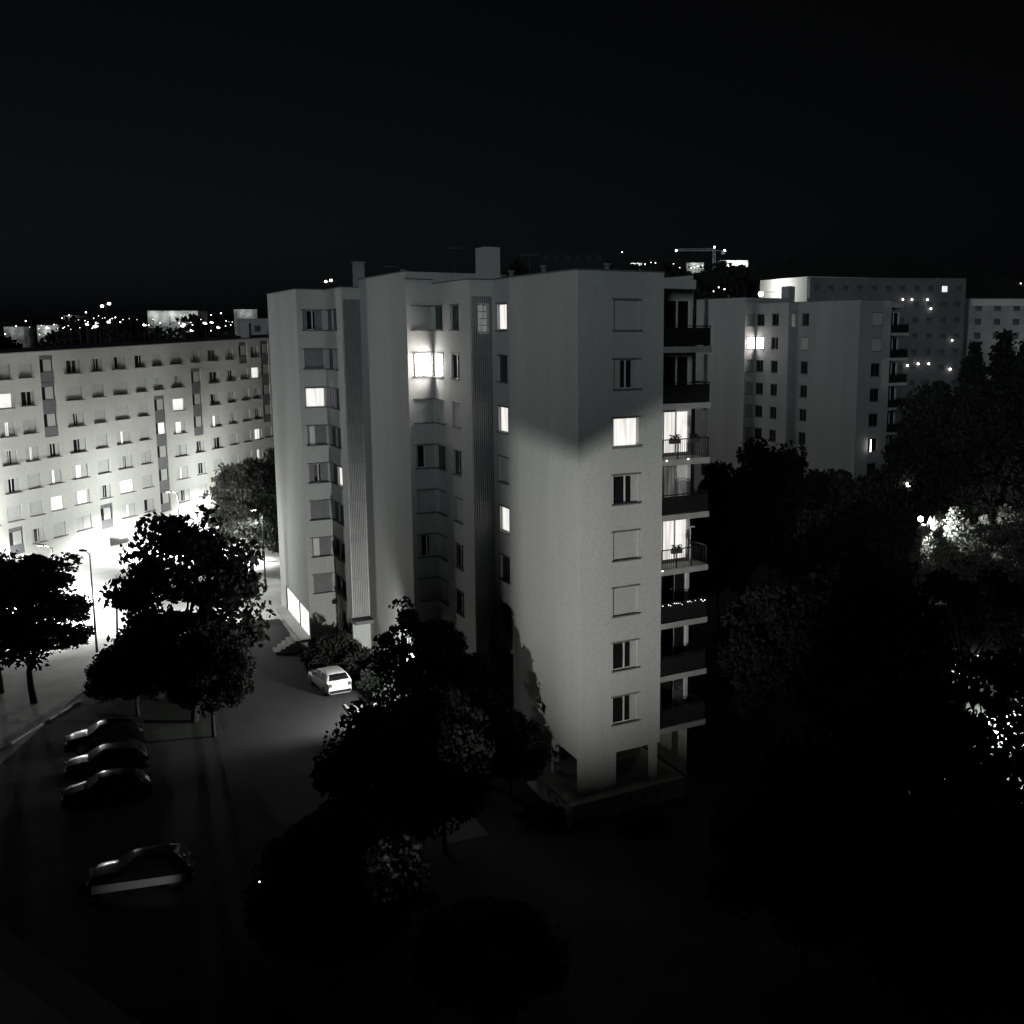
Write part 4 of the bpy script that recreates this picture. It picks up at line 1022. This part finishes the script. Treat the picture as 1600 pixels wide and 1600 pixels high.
o = thing('roof_floodlight', 'floodlight glaring on the top left edge of the pale end wing', 'floodlight', (30.6, 209.0, 30.6))
b = MB(); b.ball((0, 0, 0), 0.45, 10, 6); b.build('globe', 'bulb', o); b = MB(); b.box(0.0, 3.6, -0.05, 0.05, 0.3, 0.42); b.build('bracket', 'metal', o)
lamp_light('lamp_light', 'POINT', (-0.4, -1.2, 1.2), 2600, o, 0.2)
far_block('pale far building at the right edge with a light band along its top', 'building', (76.5, 231.0), (100, 231.0), 14, 0, 30.4, 4, 6, mat_='far_plaster', win=(1.4, 1.3), dark='far_pane')
b = MB(); b.box(0.4, 23, -0.25, -0.02, 28.9, 30.2); b.build('attic_band', 'slab_plaster', bpy.data.objects['building.001'])
o = thing('wall_washer', 'small lamp lighting the right corner of the far pale building', 'lamp', (88.0, 229.0, 16.0))
b = MB(); b.ball((0, 0, 0), 0.22, 10, 6); b.build('globe', 'bulb_far', o); b = MB(); b.tube((0, 0, -16), (0, 0, -0.2), 0.08); b.build('pole', 'metal', o)
lamp_light('lamp_light', 'POINT', (0, -0.8, 0.6), 260, o, 0.2)


# small lit windows and lamps seen as single dots far away: a pole, a bracket and a glowing head
def far_lamp(x, y, z, r, label, group, base=0.0, m_='bulb_far'):
    o = thing('far_lamp', label, 'street lamp', (x, y, base), 0, group)
    b = MB(); b.tube((0.25, 0.3, 0), (0.25, 0.3, z-base+0.1), 0.05, 0.03, 5); b.box(-0.1, 0.3, -0.05, 0.35, z-base+r*0.9, z-base+r*0.9+0.08); b.build('pole', 'metal', o)
    r *= 0.42; b = MB(); b.ball((0, 0, z-base), r, 8, 5); b.build('lamp_head', m_, o)
    return o
def facade_y(x): return 200.0 + (x-37.9)*4.0/28.9
G1 = 'scattered lamps on the long dark high block'
for (x, z, r), lb in zip(((55.0,29.4,.15), (56.7,29.4,.16), (59.6,29.4,.16), (60.3,27.8,.17), (64.6,22.2,.15), (56.4,17.7,.16), (58.4,18.0,.19), (60.4,18.0,.17), (64.5,17.0,.21)),
    ('first of the three dots in a row high on the dark high block', 'middle of the three dots in a row high on the dark high block', 'last of the three dots in a row high on the dark high block',
     'single dot just below the row of three on the dark high block', 'lonely dot half way down the right end of the dark high block', 'small dot above the tree line, first of four at the foot of the high block',
     'dot above the tree line, second of four at the foot of the high block', 'dot above the tree line, third of four at the foot of the high block', 'brightest dot above the tree line at the foot of the high block')):
    o = thing('facade_lamp', lb, 'wall lamp', (x, facade_y(x)-0.02, z), 0, G1)
    b = MB(); b.ball((0, -0.35, 0), r, 8, 5); b.build('globe', 'bulb_far', o)
    b = MB(); b.box(-0.04, 0.04, -0.35, 0, r*0.8, r*0.8+0.08); b.build('bracket', 'metal', o)
G2 = 'lamps on the far hill at the right'
for (x, y, z, r), lb in zip(((136.5,420,40.4,.42), (148.3,420,40.8,.40), (157.8,420,41.1,.44)), ('lamp on the far hill just right of the high block', 'lamp on the far hill, middle of three right of the high block', 'lamp on the far hill at the right edge of the photo')):
    far_lamp(x, y, z, r, lb, G2, base=hill_z(x, y))
G3 = 'lamps along the far hilltop behind the middle block'
HL = ((-9.0,500,54.3,.45), (12.3,520,59.2,.5), (18.9,480,50.9,.35), (21.1,480,51.5,.45), (24.5,500,53.4,.35), (26.5,500,53.2,.45), (31.6,500,51.8,.4), (34.4,500,52.9,.5), (35.7,480,50.1,.35), (40.6,480,49.9,.4), (45.1,500,51.8,.5), (49.2,520,53.2,.4), (34.5,330,35.2,.3), (36.0,330,36.3,.4), (37.7,330,35.8,.45))
HN = ('lone lamp on the dark hill above the roof of the middle block', 'lone lamp on the dark hill, above the bright strip', 'hilltop lamp beside the bright low strip', 'second hilltop lamp beside the bright low strip', 'faint hilltop lamp between strip and crane', 'brighter hilltop lamp between strip and crane',
      'hilltop lamp below the tail of the crane jib, leftmost', 'hilltop lamp below the crane jib, taller one', 'low hilltop lamp below the crane jib', 'low hilltop lamp below the middle of the crane jib', 'bright hilltop lamp left of the crane mast', 'hilltop lamp beside the crane mast',
      'dim lamp between the balconies and the second block, leftmost of three', 'lamp between the balconies and the second block, topmost of three', 'lamp between the balconies and the second block, rightmost of three')
for (x, y, z, r), lb in zip(HL, HN): far_lamp(x, y, z, r, lb, G3, base=hill_z(x, y))
G4 = 'lamps in the far town above the slab roof'
LL = [(-157.4,300,23.0,.3),(-164.6,320,25.1,.35),(-166.8,330,26.6,.4),(-143.3,290,22.9,.25),(-156.1,330,27.5,.3),(-155.0,330,26.9,.4),(-158.6,340,28.5,.3),(-146.9,320,26.0,.35),(-153.5,340,29.3,.5),(-141.8,320,26.0,.55),(-133.5,310,26.8,.4),(-134.1,315,27.5,.35),(-130.7,310,26.2,.4),(-142.2,310,24.9,.3),(-110.8,300,25.8,.3),(-107.7,300,25.9,.35),(-112.4,330,28.4,.3),(-109.5,330,28.9,.4),(-104.3,300,25.9,.35),(-95.6,280,23.9,.25)]
LN = ('low lamp at the far left above the slab roof', 'lamp at the left edge of the town glow', 'lamp above the left glow of the far town', 'low lamp just over the slab roof', 'lamp left of the mast in the far town, upper', 'lamp left of the mast in the far town, lower', 'lamp above the small grey house of the far town',
      'lamp between the grey house and the mast', 'lone lamp above the dark tree line left of the mast', 'bright lamp at the left foot of the floodlight mast', 'bright lamp at the foot of the mast', 'lamp halfway up beside the mast', 'lamp right of the mast foot', 'low dim lamp left of the mast', 'dim lamp under the long lit building', 'lamp under the right part of the long lit building',
      'lamp to the right of the long lit building', 'brighter lamp to the right of the long lit building', 'lamp low before the far lit buildings', 'lowest lamp near the slab roof, right of centre')
for (x, y, z, r), lb in zip(LL, LN): far_lamp(x, y, z, r, lb, G4, base=hill_z(x, y))

G5 = 'tiny lamps of the far town above the slab roof'
rr5 = random.Random(21)
for cx, cz, n_, sp in ((-151, 24.6, 9, 2.6), (-143, 25.2, 10, 2.4), (-134, 27.0, 7, 1.6), (-139, 25.8, 5, 1.5), (-124, 26.6, 6, 4.0), (-110, 26.0, 8, 3.0), (-101, 25.6, 6, 2.5), (-96, 24.6, 3, 2.0)):
    for q_ in range(n_):
        x_ = cx + rr5.gauss(0, sp); z_ = cz + rr5.gauss(0, 0.7); y_ = rr5.uniform(250, 262); k_ = y_/310.0; r_ = rr5.choice((0.06, 0.08, 0.1, 0.13, 0.26))
        x_ *= k_; z_ = 24 + (z_-24)*k_
        o = thing('far_lamp', 'tiny lamp glinting among the dark trees of the far town', 'street lamp', (x_, y_, 0), 0, G5)
        b = MB(); b.ball((0, 0, z_), r_, 7, 4, sz=rr5.uniform(0.5, 1.0)); 
        if r_ > 0.15: b.ball((r_*1.3, 0.1, z_-r_*0.3), r_*0.6, 6, 4)
        b.build('lamp_head', 'bulb_small', o)
        b = MB(); b.tube((0, 0.15, 0), (0, 0.15, z_), 0.03, 0.02, 4); b.build('pole', 'metal', o)
def mast(label, x, y, heads, top, base, r=0.9):
    o = thing('floodlight_mast', label, 'light mast', (x, y, base))
    b = MB(); b.tube((0, 0, 0), (0, 0, top-base), 0.25, 0.12, 6); b.box(-1.6, 1.6, -0.08, 0.08, top-base-0.5, top-base-0.3); b.build('mast', 'metal', o)
    for dx, dz in heads:
        b = MB(); b.ball((dx, -0.2, dz-base), r, 10, 6, sz=0.8); b.build('floodlight', 'bulb_far', o)
mast('tall mast with two floodlights over the far town', -136.4, 315, ((-1.1, 30.6), (0.9, 31.3)), 31.4, hill_z(-136, 315), 0.45)
mast('pair of bright floodlights showing above the roof of the middle block', -70.6, 300, ((-0.7, 36.7), (0.7, 37.0)), 37.0, hill_z(-70, 300), 0.36)

M['far_lit'] = mat('far_lit_render', (0.45, 0.45, 0.43), 0.9, 0.75, 0.35)
def far_lit(label, x0, x1, y, z0, z1, depth, power, rows, cn, glows=1):
    o = far_block(label, 'building', (x0, y), (x1, y), depth, hill_z(x0, y)-1, z1, rows, cn, mat_='far_lit', win=(0.9, 1.0))
    n = max(1, int((x1-x0)/5.0))
    for i in range(n):
        d = thing('facade_lamp', 'lamp washing the front of the %s' % label, 'lamp', (x0+(x1-x0)*(i+0.5)/n, y-2.5, z0-0.5), 0, 'lamps before the %s' % label)
        b = MB(); b.box(-0.15, 0.15, -0.1, 0.1, -0.1, 0.1); b.tube((0, 0, -0.1), (0, 0, -6), 0.06); b.build('fitting', 'metal', d)
        lamp_light('lamp_light', 'POINT', (0, 0.1, 0.5), power, d, 0.3)
    return o
far_lit('long brightly lit far building', -133.0, -118.0, 335, 28.2, 29.7, 8, 220, 0, 0)
far_lit('low lit far building by the roof edge', -110.5, -103.4, 345, 29.0, 30.3, 8, 130, 0, 0)
far_lit('low bright far house at the left edge', -157.7, -152.4, 300, 23.5, 24.9, 6, 70, 0, 0)
far_lit('bright far house beside it', -148.8, -143.0, 300, 23.5, 25.3, 6, 200, 0, 0)
far_lit('small grey far house on the ridge', -160.2, -156.4, 340, 27.0, 28.4, 6, 60, 0, 0)
far_lit('small far house in a glow', -112.8, -107.4, 300, 24.6, 26.2, 6, 60, 0, 0)
far_lit('lit construction site hall on the hilltop', 57.0, 70.0, 520, 51.5, 55.6, 10, 2600, 0, 0)
far_lit('small lit hall on the hilltop', 15.5, 20.6, 500, 51.4, 53.2, 6, 900, 1, 2)
far_lit('thin lit building on the hilltop', 42.0, 50.0, 522, 52.6, 54.6, 6, 300, 1, 3)
far_block('grey house just beyond the slab, beside the middle block', 'building', (-68.5, 215), (-60.5, 215), 8, 0, 26.2, 2, 3, mat_='plaster_b', win=(1.2, 1.2))
far_block('dark flat topped tower on the hill behind the roof', 'building', (-20.1, 420), (3.6, 421), 14, hill_z(-10, 420)-1, 52.2, 1, 6, mat_='spandrel_dark', dark='spandrel_dark')

# tower crane on the hill
o = thing('tower_crane', 'distant tower crane with three lamps on its jib and mast, on the hilltop', 'crane', (54.4, 520, hill_z(54, 520)))
zc = 59.8 - hill_z(54, 520)
b = MB()
for dx in (-0.5, 0.5):
    for dy in (-0.5, 0.5): b.tube((dx, dy, 0), (dx, dy, zc+0.6), 0.1, seg=4)
for i in range(int(zc)): b.tube((-0.5, -0.5, i), (0.5, -0.5, i+1), 0.06, seg=4)
b.build('mast', 'galv', o)
b = MB()
b.tube((-17.5, 0, zc), (4.9, 0, zc), 0.12, seg=4); b.tube((-17, 0, zc+0.8), (0, 0, zc+1.1), 0.08, seg=4)
for i in range(17): b.tube((-17+i, 0, zc), (-16.5+i, 0, zc+0.8), 0.05, seg=4); b.tube((-16.5+i, 0, zc+0.8), (-16+i, 0, zc), 0.05, seg=4)
b.box(3.2, 4.9, -0.6, 0.6, zc-1.4, zc); b.build('jib', 'galv', o)
b = MB(); b.tube((0, 0, zc+0.5), (0, 0, zc+1.5), 0.2, 0.1, 4); b.build('apex', 'galv', o)
for dx, dz, rr_ in ((-17.4, 0.1, .5), (4.7, 0.1, .5), (0, 1.6, .45)):
    b = MB(); b.ball((dx, -0.3, zc+dz), rr_, 8, 5); b.build('warning_lamp', 'bulb_far', o)

# the far wood along the left horizon and on the hill: one mass each
def leaf_mass(name, boxes, n, size, seed):
    g = np.random.default_rng(seed); P = []
    for (x0, x1, y0, y1, zb, zt, share) in boxes:
        k = int(n*share); x = g.uniform(x0, x1, k); y = g.uniform(y0, y1, k)
        h = zb + (zt-zb)*(0.62 + 0.38*np.abs(np.sin(x*0.23+1.1*np.sin(x*0.071)))*np.abs(np.cos(x*0.11+y*0.05)))
        z = zb + (h-zb)*g.uniform(0, 1, k)**0.6; P.append(np.stack([x, y, z], 1))
    P = np.concatenate(P); N = len(P)
    a = g.normal(size=(N, 3)); a /= np.linalg.norm(a, axis=1)[:, None]
    b = np.cross(a, g.normal(size=(N, 3))); b /= np.linalg.norm(b, axis=1)[:, None]
    s = size*g.uniform(0.5, 1.3, N)[:, None]; a *= s; b *= s*0.7
    V = np.stack([P-a, P-b, P+a, P+b], 1).reshape(-1, 3)
    me = bpy.data.meshes.new(name); me.vertices.add(4*N); me.vertices.foreach_set('co', V.astype(np.float32).ravel())
    me.loops.add(4*N); me.loops.foreach_set('vertex_index', np.arange(4*N, dtype=np.int32))
    me.polygons.add(N); me.polygons.foreach_set('loop_start', np.arange(0, 4*N, 4, dtype=np.int32))
    me.materials.append(M['leaf']); me.update(calc_edges=True)
    o = bpy.data.objects.new(name, me); COL.objects.link(o); tag(o, kind='stuff'); return o
leaf_mass('far_wood', ((-260, -60, 262, 290, 6, 26.2, .62), (-260, -60, 304, 322, 12, 28.2, .3), (-60, 30, 300, 340, 8, 36, .08)), 70000, 0.75, 3)
leaf_mass('hill_wood', ((20, 52, 385, 400, 30, 45.5, .5), (-40, 80, 440, 470, 34, 51, .5)), 12000, 1.2, 4)
